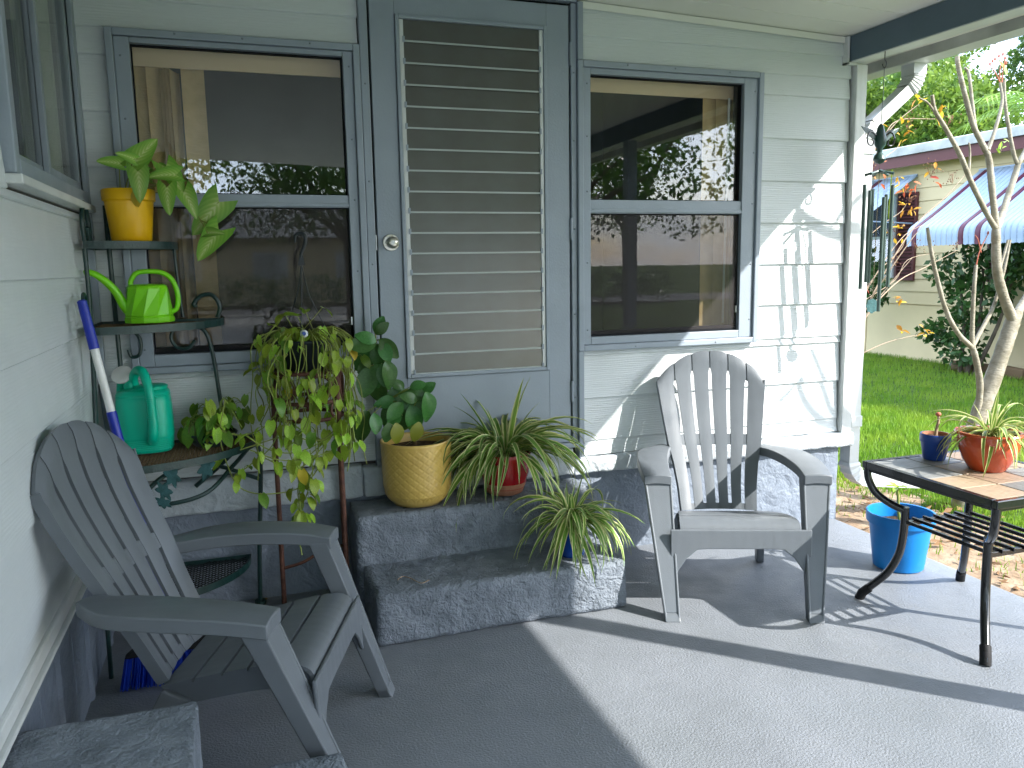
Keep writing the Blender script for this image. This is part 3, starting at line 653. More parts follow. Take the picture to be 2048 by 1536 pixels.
# door casing
obj('door_casing', MB().box(1.0935, 1.129, -.044, .004, .555, 2.640), 'blue_trim', H, bevel=.004)
obj('door_casing', MB().box(2.050, 2.076, -.034, .004, .555, 2.600), 'blue_trim', H, bevel=.003)
for za, zb in ((2.357, 2.605), (.505, 1.0215)): obj('door_casing', MB().box(2.0765, 2.1035, -.052, .004, za, zb), 'blue_trim', H, bevel=.003)
obj('door_casing', MB().box(1.1295, 2.076, -.044, .004, 2.603, 2.64), 'blue_trim', H, bevel=.003)
obj('door_gap', MB().box(1.1292, 1.1398, -.006, -.002, .58, 2.6).box(2.0402, 2.0498, -.006, -.002, .58, 2.6).box(1.14, 2.04, .011, .015, .58, 2.6).box(1.14, 2.04, -.006, -.002, 2.5885, 2.6025), 'dark_gap', H)
obj('threshold', MB().box(1.0935, 2.10, -.058, .0, .558, .580), 'blue_trim', H, bevel=.004)
obj('strike_plate', MB().box(1.1295, 1.134, -.040, -.0305, 1.51, 1.575), 'steel', H, bevel=.001)
screws(H, [(1.111, -.045, z) for z in (.85, 1.15, 1.45, 1.8, 2.2)]+[(2.063, -.035, z) for z in (.8, 1.2, 1.6, 2.0, 2.3)])

# ================================================================== STEPS
st = thing('concrete_steps', 'two rough grey painted concrete steps below the louvred door', 'steps', (1.5, -.35, 0))
link('lower_step', rough_box((-.525, -.315, 0), (.53, .30, .205), .018, .007, 9, .02, 2), 'step_concrete', st)
link('upper_step', rough_box((-.545, .02, .0), (.545, .296, .412), .018, .007, 9, .02, 9), 'step_concrete', st)
st2 = thing('concrete_steps', 'rough combed grey concrete steps against the side wall with the slider window', 'steps', (.2, -2.0, 0))
link('upper_step', rough_box((-.195, -1.0, 0), (.198, .405, .402), .02, .004, 9, .012, 3), 'step_concrete', st2)
link('lower_step', rough_box((.21, -.9, 0), (.535, .385, .205), .02, .004, 9, .012, 6), 'step_concrete', st2)

# ================================================================== CHAIRS
def make_chair(name, label, group, loc, rz):
    t = thing(name, label, 'chair', loc, rz, group); P = 'chair_plastic'
    prof = [(.296, .411), (.40, .462), (.50, .508), (.59, .548), (.68, .592), (.77, .632), (.85, .660), (.93, .680), (1.02, .690)]
    HW = [(.296, .172), (.40, .180), (.50, .196), (.58, .216), (.70, .235), (.86, .258), (1.02, .262)]
    def surf(u, z, off=0):
        hw = lerpt(HW, z); x = u*hw; y = lerpt(prof, z)+.028*(1-u*u)-.01
        return Vector((x, y+off*.94, z-off*.33))
    def ztop(u): return 1.012-.135*abs(u)**2.1
    # six back slats
    for s in range(6):
        u0, u1 = -1+s/3, -1+(s+1)/3
        def col(side): return u0 if side == 0 else u1
        A, B = [], []
        nz_ = 26
        for i in range(nz_+1):
            ra, rb = [], []
            for j in range(5):
                q = j/4
                zt_ = ztop(u0+(u1-u0)*q) - (.002 if j in (0, 4) else 0)
                z = .296+(zt_-.296)*i/nz_
                hw = lerpt(HW, z); g_ = (.0085 if i < nz_*.86 else .0028)/hw
                ua, ub = u0+(g_ if s else 0), u1-(g_ if s < 5 else 0)
                u = ua+(ub-ua)*q
                crown = -.0016*(1-(2*q-1)**2) + (.014*(max(0, (i-nz_+2)/2)**2))
                ra.append(surf(u, z, crown)); rb.append(surf(u, z, crown+.011))
            A.append(ra); B.append(rb)
        obj('back_slat', MB().shell(A, B), P, t, angle=50)
    # bands bridging the slats
    for (za, zb, dt) in ((None, None, .005), (.575, .622, .002), (.296, .322, .002)):
        A, B = [], []
        for i in range(4):
            ra, rb = [], []
            for j in range(25):
                u = -1+2*j/24
                a, b = (ztop(u)-.085, ztop(u)-.003) if za is None else (za, zb)
                z = a+(b-a)*i/3; tp_ = .014*max(0, (z-ztop(u)+.055)/.055)**2 if za is None else 0; ra.append(surf(u*.995, z, dt+tp_)); rb.append(surf(u*.995, z, dt+.0115+tp_))
            A.append(ra); B.append(rb)
        obj('back_band', MB().shell(A, B), P, t)
    # side rims of the back
    for sg in (-1, 1):
        A, B = [], []
        for i in range(27):
            z = .296+(ztop(1)-.006-.296)*i/26
            A.append([surf(sg, z, .002)+Vector((sg*.001, 0, 0)), surf(sg, z, .034)+Vector((sg*.004, 0, 0))]); B.append([surf(sg, z, .002)-Vector((sg*.007, 0, 0)), surf(sg, z, .034)-Vector((sg*.004, 0, 0))])
        obj('back_rim', MB().shell(A, B) if sg < 0 else MB().shell(B, A), P, t)
    # seat: slats across, front one rolls over
    sp = curve([(0, -.032, .322), (0, -.030, .348), (0, -.012, .370), (0, .03, .379), (0, .12, .368), (0, .22, .345), (0, .32, .318), (0, .415, .290)], 8)
    n = len(sp)
    SW = lambda y: .243-.11*max(0, y)*1.2
    cuts = [0, int(n*.50), int(n*.62), int(n*.74), int(n*.87), n-1]
    cuts = [0]+[min(range(n), key=lambda i_: abs(sp[i_].y-yy)+(9 if i_ < 14 else 0)) for yy in (.075, .155, .235, .315)]+[n-1]
    for a, b in zip(cuts, cuts[1:]):
        A, B = [], []
        idx = list(range(a, b+1))
        for m_, k in enumerate(idx):
            p = sp[k].copy()
            if m_ == len(idx)-1 and b != n-1: p = p+(sp[k-1]-p).normalized()*.0055
            if m_ == 0 and a: p = p+(sp[k+1]-p).normalized()*.0055
            tn = (sp[min(k+1, n-1)]-sp[max(k-1, 0)]).normalized(); nn = Vector((0, -tn.z, tn.y))
            w_ = SW(p.y); A.append([Vector((x*w_, p.y, p.z)) for x in (-1, -.5, 0, .5, 1)]); B.append([q-nn*.011 for q in A[-1]])
        obj('seat_slat', MB().shell(A, B), P, t)
    for sg in (-1, 1):      # side rails under the seat, running back into the rear legs
        A, B = [], []
        for k in range(4, n):
            p = sp[k]; w_ = SW(p.y)-.012
            A.append([Vector((sg*w_, p.y, p.z-.010)), Vector((sg*w_, p.y, p.z-.075))]); B.append([q-Vector((sg*.02, 0, 0)) for q in A[-1]])
        obj('seat_rail', MB().shell(A, B), P, t)
        # rear leg
        x0, x1 = sg*.178, sg*.226
        rl = MB().hexa([(x1-.018, .520, 0), (x1+.018, .520, 0), (x1+.018, .562, 0), (x1-.018, .562, 0), (x0-.018, .335, .25), (x0+.018, .335, .25), (x0+.018, .415, .282), (x0-.018, .415, .282)])
        obj('leg', rl, P, t, bevel=.006)
        # front leg: channel open to the front with a toe
        xo0, xi0 = .384, .270; xo1, xi1 = .315, .254
        lg = MB(); th = .010
        def sec(z):
            f = z/.54; return (xo1+(xo0-xo1)*f, xi1+(xi0-xi1)*f, -.145+(.052+.145)*f, -.100+(.118+.100)*f)
        xo, xi, yf, yb = sec(0); Xo, Xi, Yf, Yb = sec(.54)
        Q = lambda x, y, z: (sg*x, y, z)
        lg.hexa([Q(xi, yb-th, 0), Q(xo, yb-th, 0), Q(xo, yb, 0), Q(xi, yb, 0), Q(Xi, Yb-th, .54), Q(Xo, Yb-th, .54), Q(Xo, Yb, .54), Q(Xi, Yb, .54)])
        lg.hexa([Q(xo-th, yf, 0), Q(xo, yf, 0), Q(xo, yb, 0), Q(xo-th, yb, 0), Q(Xo-th, Yf, .54), Q(Xo, Yf, .54), Q(Xo, Yb, .54), Q(Xo-th, Yb, .54)])
        lg.hexa([Q(xi, yf, 0), Q(xi+th, yf, 0), Q(xi+th, yb, 0), Q(xi, yb, 0), Q(Xi, Yf, .54), Q(Xi+th, Yf, .54), Q(Xi+th, Yb, .54), Q(Xi, Yb, .54)])
        z1 = .03; a1, b1, f1, g1 = sec(z1)
        lg.hexa([Q(xi, yf-.004, 0), Q(xo, yf-.004, 0), Q(xo, yb, 0), Q(xi, yb, 0), Q(b1, f1+.004, z1), Q(a1, f1+.004, z1), Q(a1, g1, z1), Q(b1, g1, z1)])
        lg.hexa([Q(xi+.004, yf+.016, z1), Q(xo-.004, yf+.016, z1), Q(xo-.004, yf+.024, z1), Q(xi+.004, yf+.024, z1), Q(Xi+.002, Yf+.003, .54), Q(Xo-.002, Yf+.003, .54), Q(Xo-.002, Yf+.012, .54), Q(Xi+.002, Yf+.012, .54)])
        obj('leg', lg, P, t, bevel=.004)
        # arm
        inner = curve([(.271, .040, 0), (.268, .15, 0), (.252, .30, 0), (.226, .45, 0), (.205, .545, 0)], 5)
        outer = curve([(.386, .040, 0), (.392, .15, 0), (.388, .32, 0), (.355, .47, 0), (.258, .595, 0)], 5)
        A, B = [], []
        for k in range(len(inner)):
            f = k/(len(inner)-1); z = .556+.022*sin(pi*min(1, f*1.1))*.8+.012*f
            pa, pb = inner[k], outer[k]
            row = []
            for j in range(6):
                q = j/5; p = pa.lerp(pb, q); row.append(Vector((sg*p.x, p.y, z+.006*sin(pi*q))))
            A.append(row); B.append([Vector((r_.x, r_.y, r_.z-.040)) for r_ in row])
        obj('arm', MB().shell(A, B) if sg > 0 else MB().shell([r_[::-1] for r_ in A], [r_[::-1] for r_ in B]), P, t, bevel=.004, angle=60, bseg=2)
    # front apron with arched underside
    poly = [(-.285, .352), (-.285, .15)]
    for k in range(13):
        q = k/12; x = -.262+.524*q; e = abs(2*q-1); poly.append((x, .272-.105*max(0, (e-.62)/.38)**1.7))
    poly += [(.285, .15), (.285, .352)]
    obj('front_apron', MB().prism([(x, -.046-.10*(.352-z)*.6, z) for x, z in poly], (0, .012, 0)), P, t, bevel=.004)
    return t
make_chair('adirondack_chair', 'grey plastic slat-back armchair in full sun beside the tiled table', 'grey plastic armchairs', (2.452, -.833, 0), -.381)
make_chair('adirondack_chair', 'grey plastic slat-back armchair in shade against the side wall', 'grey plastic armchairs', (.736, -1.231, 0), 1.227)

# ================================================================== CORNER STAND
cs = thing('corner_plant_stand', 'dark green metal corner plant stand with quarter-round shelves', 'plant stand', (.035, -.06, 0)); G_ = 'green_metal'
def arc(R, a0, a1, z, n=14, cx=0, cy=0): return [(cx+R*cos(a0+(a1-a0)*k/n), cy+R*sin(a0+(a1-a0)*k/n), z) for k in range(n+1)]
SH = [(1.548, .30), (1.243, .455), (.748, .565), (.225, .50)]
for (z, R) in SH:
    rim = MB(); pts = [(.0, 0, z)]+[(R*cos(-q), R*sin(-q)*(.82), z) for q in (pi/2*k/14 for k in range(15))]
    rim_o = [(p[0], p[1]) for p in pts]
    band = [(p[0], p[1], z-.028) for p in pts]+[(pts[0][0], pts[0][1], z-.028)]; bandt = [(p[0], p[1], z) for p in pts]+[(pts[0][0], pts[0][1], z)]
    ins = lambda p: (p[0]*.985+.002, p[1]*.985-.002)
    A = [[Vector(a), Vector(b)] for a, b in zip(band, bandt)]
    B = [[Vector((*ins(a), a[2])), Vector((*ins(b), b[2]))] for a, b in zip(band, bandt)]
    sh = obj('shelf', MB().shell(A, B, False), G_, cs)
    mesh_ = MB(); m2 = int(R/.024)
    # wire mesh deck: woven strands clipped to the quarter round
    for d in (1, -1):
        for k in range(-m2, 2*m2):
            c0 = k*.024
            seg = []
            for j in range(25):
                x = R*j/24; yy = -(c0-x) if d > 0 else -(x-c0+R) + R
                yy = -(c0 - d*x) if d > 0 else -(c0 + x - R*.4)
                inside = x >= 0 and yy <= 0 and (x/R)**2+(yy/(R*.82))**2 <= .985
                if inside: seg.append((x, yy, z-.012))
            if len(seg) > 1: mesh_.tube([seg[0], seg[-1]], .0022, 4, False)
    obj('mesh_deck', mesh_, 'brown_stem' if z > .5 else 'black_metal', sh)
legs = [[(.292, -.01, 1.52), (.30, -.01, 1.42), (.33, -.012, 1.30), (.36, -.015, 1.25)],]
def gt(name, pts, r=.0075, m=G_, k=6): return obj(name, MB().tube(curve(pts, k), r, 8), m, cs)
gt('post', [(.004, -.25, 1.52), (.006, -.26, 1.35), (.006, -.30, 1.15), (.008, -.36, .95), (.006, -.43, .72), (.004, -.47, .4), (.002, -.50, .0)], .008)
gt('post', [(.05, -.004, 1.69), (.052, -.004, 1.4), (.056, -.004, .9), (.058, -.004, .0)], .009)
gt('post', [(.285, -.008, 1.53), (.29, -.008, 1.40), (.30, -.010, 1.25)], .006)
gt('post', [(.245, -.01, 1.22), (.30, -.012, 1.228), (.375, -.014, 1.195), (.402, -.016, 1.10), (.418, -.018, .92), (.432, -.02, .74)], .008)
gt('post', [(.30, -.02, .55), (.40, -.02, .63), (.48, -.02, .70), (.535, -.02, .715), (.560, -.02, .67), (.555, -.02, .50), (.535, -.02, .25), (.525, -.02, .0)], .0095)
gt('foot_pad', [(.525, -.02, .0), (.525, -.02, .022)], .022)
# scrolls
gt('scroll', [(.004, -.235, 1.55), (.004, -.25, 1.62), (.004, -.20, 1.685), (.004, -.14, 1.66), (.004, -.11, 1.58), (.004, -.13, 1.55), (.004, -.15, 1.60)], .0085)
gt('scroll', [(.43, -.015, 1.245), (.442, -.015, 1.29), (.418, -.015, 1.335), (.375, -.015, 1.335), (.345, -.015, 1.305), (.352, -.015, 1.290)], .0085)
gt('scroll', [(.004, -.36, 1.25), (.004, -.385, 1.31), (.004, -.36, 1.36), (.004, -.32, 1.34), (.004, -.31, 1.30)], .007)
gt('scroll', [(.30, -.012, 1.218), (.262, -.012, 1.20), (.250, -.012, 1.165), (.27, -.012, 1.13), (.31, -.012, 1.125), (.34, -.012, 1.155)], .007)
gt('scroll', [(.10, -.012, 1.22), (.135, -.012, 1.17), (.13, -.012, 1.11), (.10, -.012, 1.10), (.09, -.012, 1.13)], .007)
gt('scroll', [(.05, -.30, .60), (.12, -.33, .585), (.24, -.36, .58), (.36, -.32, .60), (.45, -.2, .66), (.53, -.06, .715)], .0085)
gt('scroll', [(.06, -.40, .52), (.12, -.40, .60), (.20, -.38, .68), (.30, -.30, .71), (.40, -.16, .66), (.55, -.03, .56)], .0085)
gt('scroll', [(.09, -.42, .715), (.13, -.42, .70), (.14, -.42, .665), (.115, -.42, .64), (.085, -.42, .655)], .005)
for (x, y_, z, s, a) in ((.215, -.40, .64, 1, .5), (.245, -.39, .69, 1.1, .2), (.36, -.30, .69, 1.2, -.3), (.21, -.41, .60, .8, .9)):   # cast oak leaves
    pl = [(s*.035*(1+.28*cos(6*q))*sin(q)*.62, s*.035*(1+.28*cos(6*q))*cos(q)) for q in (2*pi*k/24 for k in range(24))]
    pl = [(p*cos(a)-q*sin(a), p*sin(a)+q*cos(a)) for p, q in pl]
    obj('cast_leaf', MB().prism([(x+p, y_, z+q) for p, q in pl], (0, .006, 0)), 'green_patina', cs, bevel=.0015)

# ================================================================== CANS, BROOM
wc = thing('watering_can', 'lime green plastic watering can with long thin spout', 'watering can', (.225, -.205, 1.2435))
def facet(q, z): return 1
n = 11; rows = []
for (r, z, tw) in ((.086, .0, 0), (.088, .004, 0), (.088, .020, 0), (.083, .024, 0), (.086, .028, 0), (.074, .128, .28), (.070, .138, .28), (.058, .143, .28), (.0, .146, .28)):
    rows.append([(r*cos(2*pi*k/n+tw), r*sin(2*pi*k/n+tw), z) for k in range(n+1)])
obj('body', MB().grid(rows, False), 'lime_plastic', wc, bevel=.002)
obj('spout', MB().tube(curve([(-.070, -.01, .045), (-.088, -.015, .075), (-.105, -.02, .115), (-.130, -.03, .150), (-.165, -.04, .182), (-.190, -.045, .192), (-.203, -.05, .190)], 5), [.019-.0098*k/30 for k in range(31)], 12), 'lime_plastic', wc)
obj('handle', MB().tube(curve([(-.055, 0, .125), (-.056, 0, .155), (-.035, 0, .185), (.0, 0, .192), (.05, 0, .188), (.085, 0, .165), (.103, 0, .12), (.105, 0, .075), (.095, 0, .045), (.072, 0, .038)], 5), .0095, 10), 'lime_plastic', wc)
tcn = thing('watering_can', 'teal green plastic watering can with white sprinkler rose', 'watering can', (.182, -.225, .748))
def rb(q, z): c_, s_ = abs(cos(q)), abs(sin(q)); return 1/(c_**3.2+s_**3.2)**(1/3.2)
pr_ = [(0, .0), (.080, .0), (.090, .004)]
for k in range(7): pr_ += [(.093+.0006*k, .010+k*.0072), (.0955+.0006*k, .0136+k*.0072)]
pr_ += [(.1005, .066), (.100, .12), (.097, .20), (.095, .214), (.0965, .217), (.094, .222), (.0955, .226), (.090, .236), (.078, .242), (.05, .244), (0, .245)]
obj('body', MB().lathe(pr_, 48, fn=rb, sy=.82), 'teal_plastic', tcn)
obj('collar', MB().lathe([(.058, .240), (.060, .252), (.052, .257), (.0, .257)], 28, c=(.03, .0, 0)).lathe([(.024, .24), (.026, .27), (.022, .275), (0, .275)], 20, c=(-.045, .02, 0)), 'teal_plastic', tcn)
obj('handle', MB().tube(curve([(-.028, .02, .245), (-.030, .005, .285), (-.012, -.02, .315), (.012, -.065, .312), (.028, -.098, .27), (.036, -.112, .215), (.038, -.113, .13), (.034, -.108, .075), (.028, -.086, .050)], 6), [.017]*12+[.0175]*12+[.0155]*12+[.0185]*7+[.018]*6, 14), 'teal_plastic', tcn)
gr = MB()
for k in range(16): gr.tube([(.0365, -.1125, .115+k*.0068), (.0365, -.1125, .1185+k*.0068)], .0178, 14)
obj('grip_rings', gr, 'teal_plastic', tcn)
obj('spout', MB().tube(curve([(-.06, .06, .05), (-.085, .07, .12), (-.085, .07, .22), (-.078, .05, .275)], 5), [.022-.006*k/15 for k in range(16)], 12), 'teal_plastic', tcn)
rs = obj('sprinkler_rose', MB().lathe([(.011, -.03), (.013, -.01), (.030, .004), (.0385, .010), (.0385, .016), (.030, .022), (0, .026)], 28), 'white_plastic', tcn, loc=(-.068, .03, .290), rot=(radians(50), radians(-18), 0))

br = thing('broom', 'blue and white handled broom leaning on the side wall', 'broom', (.26, -.66, 0))
T_ = atX(163, 600, .052)-Vector(br.location); B_ = Vector((0, 0, .12)); ax = (B_-T_)
pp = lambda f: T_+ax*f
obj('grip', MB().tube([pp(0), pp(.004), pp(.13), pp(.135)], [.010, .0155, .0165, .0165], 14), 'blue_plastic', br)
obj('pole', MB().tube([pp(.128), pp(.315)], .0135, 14), 'white_plastic', br)
obj('sleeve', MB().tube([pp(.31), pp(.60), pp(1)], .0165, 14), 'blue_plastic', br)
obj('broom_head', MB().hexa([(-.16, -.022, .115), (.16, -.022, .115), (.16, .022, .115), (-.16, .022, .115), (-.10, -.018, .165), (.10, -.018, .165), (.10, .018, .165), (-.10, .018, .165)]), 'black_rubber', br, bevel=.006)
me = MB().tube([(0, 0, 0), (.0, 0, -.12)], .0016, 4, False)
bb = MB()
for k in range(420):
    x = random.uniform(-.155, .155); y_ = random.uniform(-.018, .018)
    bb.tube([(x, y_, .118), (x*1.15, y_*1.5+random.uniform(-.004, .004), .004)], .0016, 4, False)
o = obj('bristles', bb, 'bristle_blue', br); o['kind'] = 'stuff'

# ================================================================== LEAVES
def leaf_mesh(name, wf, n=7, fold=.35, droop=.25, lobe=0, curl=0, wav=0):
    """leaf along +y, length 1, face +z; wf(t) = half width"""
    rows = []; uv = []
    for i in range(n+1):
        t = i/n; z = -droop*t*t; ww = wf(t); yo = t-lobe*(1-t)**4
        r_ = []
        for s, u in ((-1, 0), (-.5, .25), (0, .5), (.5, .75), (1, 1)):
            yy = t+(yo-t)*abs(s); x = s*ww
            zz = z+fold*abs(x)-curl*x*x+wav*sin(t*9+s)*abs(s)*ww
            r_.append((x, yy, zz)); uv.append((u, t))
        rows.append(r_)
    return MB().grid(rows, True, uv).mesh(name, 80)
heart = lambda t: .36*(sin(pi*min(1, (t*.92+.10))**.75))**.9 if t < 1 else 0
LM_heart = [leaf_mesh('leaf', lambda t, k=k: (.34+.05*k)*max(0, sin(pi*min(1, t*.86+.14)))**.8*(1 if t < 1 else 0), 7, f, d, .16, .2) for k, f, d in ((0, .35, .3), (.5, .15, .5), (1, .5, .15), (.7, .3, .7))]
LM_oval = [leaf_mesh('leaf', lambda t: .27*max(0, sin(pi*(t*.94+.03)))**.75, 8, f, d, 0, 0, .05) for f, d in ((.25, .25), (.1, .45), (.4, .6))]
def arrow_w(t): return (.43*max(0, 1-t)**.62*(1-.25*math.exp(-t*12)) if t < 1 else 0)
LM_arrow = [leaf_mesh('leaf', arrow_w, 9, f, d, .34, .25, .03) for f, d in ((.25, .2), (.1, .4), (.45, .35))]
LM_small = [leaf_mesh('leaf', lambda t: .22*max(0, sin(pi*(t*.96+.02))), 4, f, .3) for f in (.2, .5)]
def place(me, m, parent, pos, az, pitch, roll, s, name='leaf'):
    o = bpy.data.objects.new(name, me); COL.objects.link(o); o.parent = parent
    if not me.materials: me.materials.append(MATS[m])
    o.material_slots[0].link = 'OBJECT'; o.material_slots[0].material = MATS[m]
    q = Matrix.Rotation(az, 3, 'Z') @ Matrix.Rotation(pitch, 3, 'X') @ Matrix.Rotation(roll, 3, 'Y')
    o.rotation_euler = q.to_euler(); o.location = pos; o.scale = (s, s, s) if not isinstance(s, tuple) else s
    return o
def faceleaf(me, m, t, b, tip, Y, o, roll=0, dy=-.03, name='leaf', k=1.0):
    """a leaf from base to tip, its face turned to the light"""
    p0 = atY(b[0], b[1], Y); p1 = atY(tip[0], tip[1], Y+dy); d = p1-p0; s = d.length; d.normalize()
    nn = Vector((sin(roll)*.8, -1, .45)); nn = (nn-d*nn.dot(d)).normalized(); x = d.cross(nn)
    ob = bpy.data.objects.new(name, me); COL.objects.link(ob); ob.parent = t
    if not me.materials: me.materials.append(MATS[m])
    ob.material_slots[0].link = 'OBJECT'; ob.material_slots[0].material = MATS[m]
    mm = Matrix((x, d, nn)).transposed().to_4x4(); ob.rotation_euler = mm.to_euler(); ob.location = p0-o; ob.scale = (s*k, s, s)
    return ob
def blade_mesh(Lh, a0, a1, wd, bend=1.0, n=9, tw=0):
    """arching strap leaf from the origin, in the +y direction"""
    rows = []; uv = []; y = z = 0
    for i in range(n+1):
        t = i/n; a = a0+(a1-a0)*t**bend
        if i: y += cos(a)*Lh/n; z += sin(a)*Lh/n
        ww = wd*(min(1, .55+t*1.6))*(1-max(0, (t-.35)/.65)**1.6)*.5
        nx = Vector((0, -sin(a), cos(a))); r_ = []
        for s, u in ((-1, 0), (0, .5), (1, 1)):
            p = Vector((s*ww, y, z))+nx*(abs(s)*ww*.55)+Vector((tw*t*t, 0, 0)); r_.append(tuple(p)); uv.append((u, t))
        rows.append(r_)
    return MB().grid(rows, True, uv).mesh('blade', 80)
BL = [blade_mesh(1, radians(a0), radians(a1), w_*1.25, b, tw=tw) for a0, a1, w_, b, tw in
      ((78, 35, .055, 1.2, .05), (70, -30, .055, 1, -.06), (62, -65, .052, .9, .05), (50, -80, .050, .8, -.04), (40, -86, .05, .7, .08), (75, -75, .05, 1.1, -.1), (30, -60, .05, .8, .0), (55, -20, .055, 1, .1), (66, -84, .046, .75, .12), (80, 60, .06, 1, 0), (20, -82, .05, .6, -.1), (45, -50, .05, 1, .05))]
def spider(t, pos, n, Ls, m, seed, crown=.03, bias=None, rng=None):
    r = random.Random(seed)
    for k in range(n):
        q = r.random(); az = r.uniform(0, 2*pi)
        if bias and r.random() < .45: az = bias+r.uniform(-1.0, 1.0)
        i = r.choices(range(12), (2, 4, 5, 6, 5, 5, 2, 4, 5, 1.3, 3, 3))[0]
        s = Ls*r.uniform(.55, 1.1)*(.75 if i in (0, 9) else 1)
        rr = crown*sqrt(r.random())
        place(BL[i], m, t, (pos[0]+rr*cos(az+pi/2), pos[1]+rr*sin(az+pi/2), pos[2]+r.uniform(-.01, .02)), az, r.uniform(-.12, .12), r.uniform(-.3, .3), (s*r.uniform(.85, 1.2), s, s), 'blade')
def soil_disc(t, r, z, c=(0, 0)):
    rows = [[(c[0]+r*k/4*cos(2*pi*j/20), c[1]+r*k/4*sin(2*pi*j/20), z+.006*noise.noise((k*2.1, j*1.3 % 20, r*40))) for j in range(21)] for k in range(5)]
    return obj('soil', MB().grid(rows), 'soil', t)
def pot_profile(r0, r1, h, th=.006, rim=0, rimh=0, base=0):
    p = [(0, 0), (r0*.92, 0), (r0, .006)]
    if rim: p += [(r1-rim*.9, h-rimh-.004), (r1-rim*.5, h-rimh-.001), (r1, h-rimh+.002), (r1+.001, h-.004)]
    else: p += [((r0+r1)/2, h*.5), (r1, h-.004)]
    return p+[(r1-.002, h), (r1-th, h-.001), (r1-th-.002, h-.03), (r0-th if r0 > .03 else r0*.8, .02)]

# ---- yellow plastic pot with arrowhead vine, top shelf
yp = thing('potted_plant', 'bright yellow pot with variegated arrowhead vine on the top shelf', 'potted plant', (.182, -.165, 1.549))
obj('pot', MB().lathe(pot_profile(.071, .093, .192, rim=.008, rimh=.042), 44), 'yellow_plastic', yp)
soil_disc(yp, .083, .172)
base = Vector((0, 0, .17)); yo = Vector(yp.location)
def stem(t, a, b, r=.003, m='vine_stem', sag=0, name='stem'):
    a, b = Vector(a), Vector(b); c_ = (a+b)/2+Vector((0, 0, sag)); return obj(name, MB().tube(curve([a, c_, b], 6), r, 6), m, t)
ARW = [((262, 332), (310, 276), -.17, .3, 0), ((268, 318), (236, 302), -.20, -.3, 1), ((240, 327), (194, 318), -.22, .2, 0), ((276, 343), (284, 398), -.28, .4, 1), ((352, 350), (298, 346), -.23, -.4, 2),
       ((332, 334), (372, 388), -.2, .7, 0), ((334, 374), (333, 424), -.25, -.3, 1), ((368, 384), (396, 430), -.22, .3, 2), ((438, 404), (388, 466), -.22, .6, 1), ((438, 462), (392, 517), -.25, -.2, 0), ((415, 466), (446, 462), -.25, .9, 2),
       ((322, 338), (352, 352), -.18, -.5, 1), ((300, 352), (268, 322), -.15, .8, 2), ((345, 345), (366, 372), -.16, -.8, 0)]
for (b_, tp_, Y, rl_, k) in ARW:
    p = atY(*b_, Y)-yo; stem(yp, base+Vector((random.uniform(-.03, .03), random.uniform(-.02, .02), 0)) if b_[0] < 400 else atY(400, 440, -.22)-yo, p, .0022, sag=.03 if b_[0] < 400 else .005)
    faceleaf(LM_arrow[k], 'leaf_arrow', yp, b_, tp_, Y, yo, rl_, k=1.0)
stem(yp, atY(300, 345, -.2)-yo, atY(370, 400, -.2)-yo, .0022, sag=.02); stem(yp, atY(370, 395, -.2)-yo, atY(415, 465, -.23)-yo, .002, sag=.01)
place(LM_heart[1], 'leaf_yellowing', yp, atY(334, 395, -.24)-yo, 3.0, -1.3, .2, .055); place(LM_heart[3], 'leaf_yellowing', yp, atY(272, 385, -.262)-yo, 2.9, -1.4, -.2, .05)

# ---- big yellow planter with diamond lattice, umbrella plant
bp_ = thing('potted_plant', 'large mustard yellow diamond-textured planter with umbrella plant', 'potted plant', (1.243, -.195, .414))
prof = [(0, 0), (.085, 0), (.105, .006), (.128, .03)]
rows_ = []; NQ = 132
def lat(q, z):
    if z < .04 or z > .262: return 1
    a = q*NQ/12/1.0; k = z*88
    d1 = abs(((q*22/pi+z*58) % 2)-1); d2 = abs(((q*22/pi-z*58) % 2)-1)
    return 1+.010*min(1, min(d1, d2)*3.2)-.008
zz = [.04+.003*i for i in range(75)]
for z in zz: prof.append((lerpt([(.03, .128), (.055, .142), (.09, .1475), (.275, .1535)], z), z))
prof += [(.1535, .270), (.155, .278), (.153, .284), (.145, .284), (.142, .276), (.13, .06)]
obj('planter', MB().lathe(prof, 264, fn=lat), 'yellow_glaze', bp_, angle=80)
soil_disc(bp_, .14, .245)
bo = Vector(bp_.location)
def umbrella(t, tip, root, nl, s, seed, mats=('leaf_umbrella',), spread=1.0):
    r = random.Random(seed); stem(t, root, tip, .0035, 'brown_stem', sag=.01)
    a0 = r.uniform(0, 6)
    for k in range(nl):
        az = a0+2*pi*k/nl+r.uniform(-.25, .25); pl = tip+Vector((-sin(az), cos(az), 0))*.035*spread+Vector((0, 0, r.uniform(-.008, .006)))
        stem(t, tip, pl, .0016, 'vine_stem'); place(r.choice(LM_oval), r.choice(mats), t, pl, az, r.uniform(-1.15, -.35), r.uniform(-.3, .3), s*r.uniform(.8, 1.15))
root = Vector((.0, .02, .245)); trunk = Vector((-.01, .0, .34))
stem(bp_, root, trunk, .009, 'brown_stem')
hi_ = atY(770, 745, -.14)-bo; mid_ = atY(800, 800, -.18)-bo
for a, b, r_ in ((trunk, atY(790, 860, -.18)-bo, .006), (atY(790, 860, -.18)-bo, atY(775, 800, -.16)-bo, .005), (atY(775, 800, -.16)-bo, atY(765, 690, -.15)-bo, .0045)): stem(bp_, a, b, r_, 'brown_stem')
